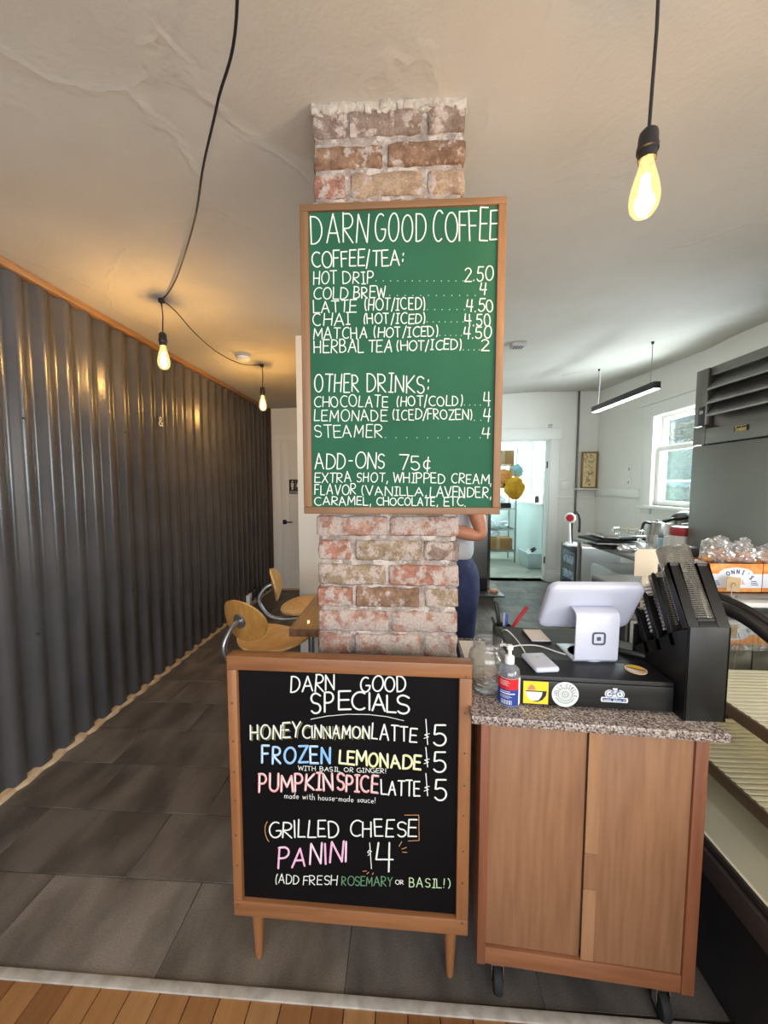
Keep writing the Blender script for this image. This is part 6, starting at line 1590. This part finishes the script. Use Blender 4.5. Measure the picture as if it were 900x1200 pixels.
for hb, sgn, idx in ((Vector(body[13][:3]), -1, 13), (Vector(body[18][:3]), 1, 18)):
    for k, (dz, L) in enumerate(((.026, .058), (.009, .070), (-.009, .066), (-.026, .052))):
        a = hb + Vector((-.022, 0, dz)); b = a + Vector((-L * .55, -.006 * sgn, -.004)); c = b + Vector((-L * .4, .012 * sgn, -.012)); n = len(body)
        body += [(*a, .0095), (*b, .0085), (*c, .0075)]; be += [(idx, n), (n, n + 1), (n + 1, n + 2)]
    a = hb + Vector((.012, 0, .034)); b = a + Vector((-.028, -.008 * sgn, .028)); n = len(body); body += [(*a, .0105), (*b, .009)]; be += [(idx, n), (n, n + 1)]
skinned('body', body, be, M['skin'])
skinned('tshirt', [(PXc, PYc, .945, (.152, .165)), (PXc, PYc, 1.08, (.138, .15)), (PXc, PYc, 1.2, (.135, .16)), (PXc - .0, PYc, 1.34, (.135, .17)), (PXc - .01, PYc, 1.45, (.09, .12)), (PXc - .02, PYc, 1.48, .07), (PXc + .03, PYc - .17, 1.42, .078), (PXc + .075, PYc - .20, 1.32, .070), (PXc, PYc + .18, 1.42, .078), (PXc - .01, PYc + .21, 1.30, .070)],
        [(0, 1), (1, 2), (2, 3), (3, 4), (4, 5), (4, 6), (6, 7), (4, 8), (8, 9)], M['tee'])
skinned('trousers', [(PXc, PYc, 1.03, (.138, .15)), (PXc, PYc, .95, (.148, .165)), (PXc + .01, PYc - .085, .82, .150), (PXc + .02, PYc - .10, .50, .108), (PXc + .01, PYc - .10, .10, .078), (PXc + .01, PYc + .085, .82, .150), (PXc + .02, PYc + .10, .50, .108), (PXc + .02, PYc + .11, .10, .078)],
        [(0, 1), (1, 2), (2, 3), (3, 4), (1, 5), (5, 6), (6, 7)], M['denim'], root=1)
m = MB(); vs, fs = crumpled((PXc - .02, PYc, 1.70), .105, .095, .10, 3, n=3, amp=.06); m.add([v for v in vs], fs); m.build('hair', M['hair'], pr_, smooth=True)
for k, y in enumerate((PYc - .032, PYc + .032)): MB().lathe([(.0, -.004), (.012, 0), (.0, .006)], (PXc - .122, y, 1.645), 12, axis=(-1, 0, 0)).build('eye', M['ink'], pr_)
MB().tube([(PXc - .115, PYc, 1.64), (PXc - .14, PYc, 1.61), (PXc - .118, PYc, 1.60)], [.008, .014, .010], 8).build('nose', M['skin'], pr_, smooth=True)
for k, y in enumerate((PYc - .10, PYc + .11)):
    m = MB(); m.box(PXc - .18, PXc + .07, y - .045, y + .045, 0, .075); m.build('shoe', M['black'], pr_, bevel=.03, seg=3)

# ================================================================== OUTSIDE
struct(MB().box(XR + .14, 14, -6, 16, -.3, -.2).build('outside_ground', M['ground']))
pst = thing('porch_frame', 'pale blue porch posts and beam outside the kitchen window', 'porch', (3.9, 4.6, -.2))
for y in (3.6, 5.05, 6.9, 8.7): MB().box(3.9, 4.02, y - .06, y + .06, -.2, 2.9).build('post', M['porch'], pst, bevel=.004)
MB().box(3.88, 4.04, 3.0, 9.5, 2.35, 2.6).build('beam', M['porch'], pst); MB().box(3.92, 3.98, 3.0, 9.5, 1.42, 1.48).build('handrail', M['porch'], pst)
MB().box(2.94, 4.2, 3.0, 9.5, 2.62, 2.68).build('porch_roof', mat('porch_boards', srgb(200, 222, 230), .7), pst)


def tree(x, y, r, h, label, seed, n=2600):
    rr = random.Random(seed); t = thing('garden_tree', label, 'tree', (x, y, -.2), 'trees outside the windows')
    MB().tube([(x, y, -.2), (x + .05, y, h * .5), (x, y + .05, h)], [.12, .09, .05], 8).build('trunk', M['bark'], t, smooth=True)
    m = MB()
    for k in range(n):
        d = Vector((rr.gauss(0, 1), rr.gauss(0, 1), rr.gauss(0, 1))).normalized() * r * rr.uniform(.4, 1) ** .6; c = Vector((x, y, h)) + Vector((d.x, d.y, d.z * .9))
        u = Vector((rr.gauss(0, 1), rr.gauss(0, 1), rr.gauss(0, 1))).normalized(); v = u.orthogonal().normalized(); s = rr.uniform(.05, .10)
        m.add([c - u * s, c + v * s * .5, c + u * s, c - v * s * .5], [(0, 1, 2, 3)])
    l = m.build('foliage', M['leaf'], t); l['kind'] = 'stuff'


tree(6.0, 7.4, 1.35, 1.7, 'leafy green tree beyond the kitchen window', 1)
tree(7.6, 10.6, 1.8, 1.9, 'leafy green tree behind the nearer one outside', 2)
tree(7.2, 4.4, 1.4, 1.3, 'leafy shrub tree outside, nearest the refrigerator side', 3)
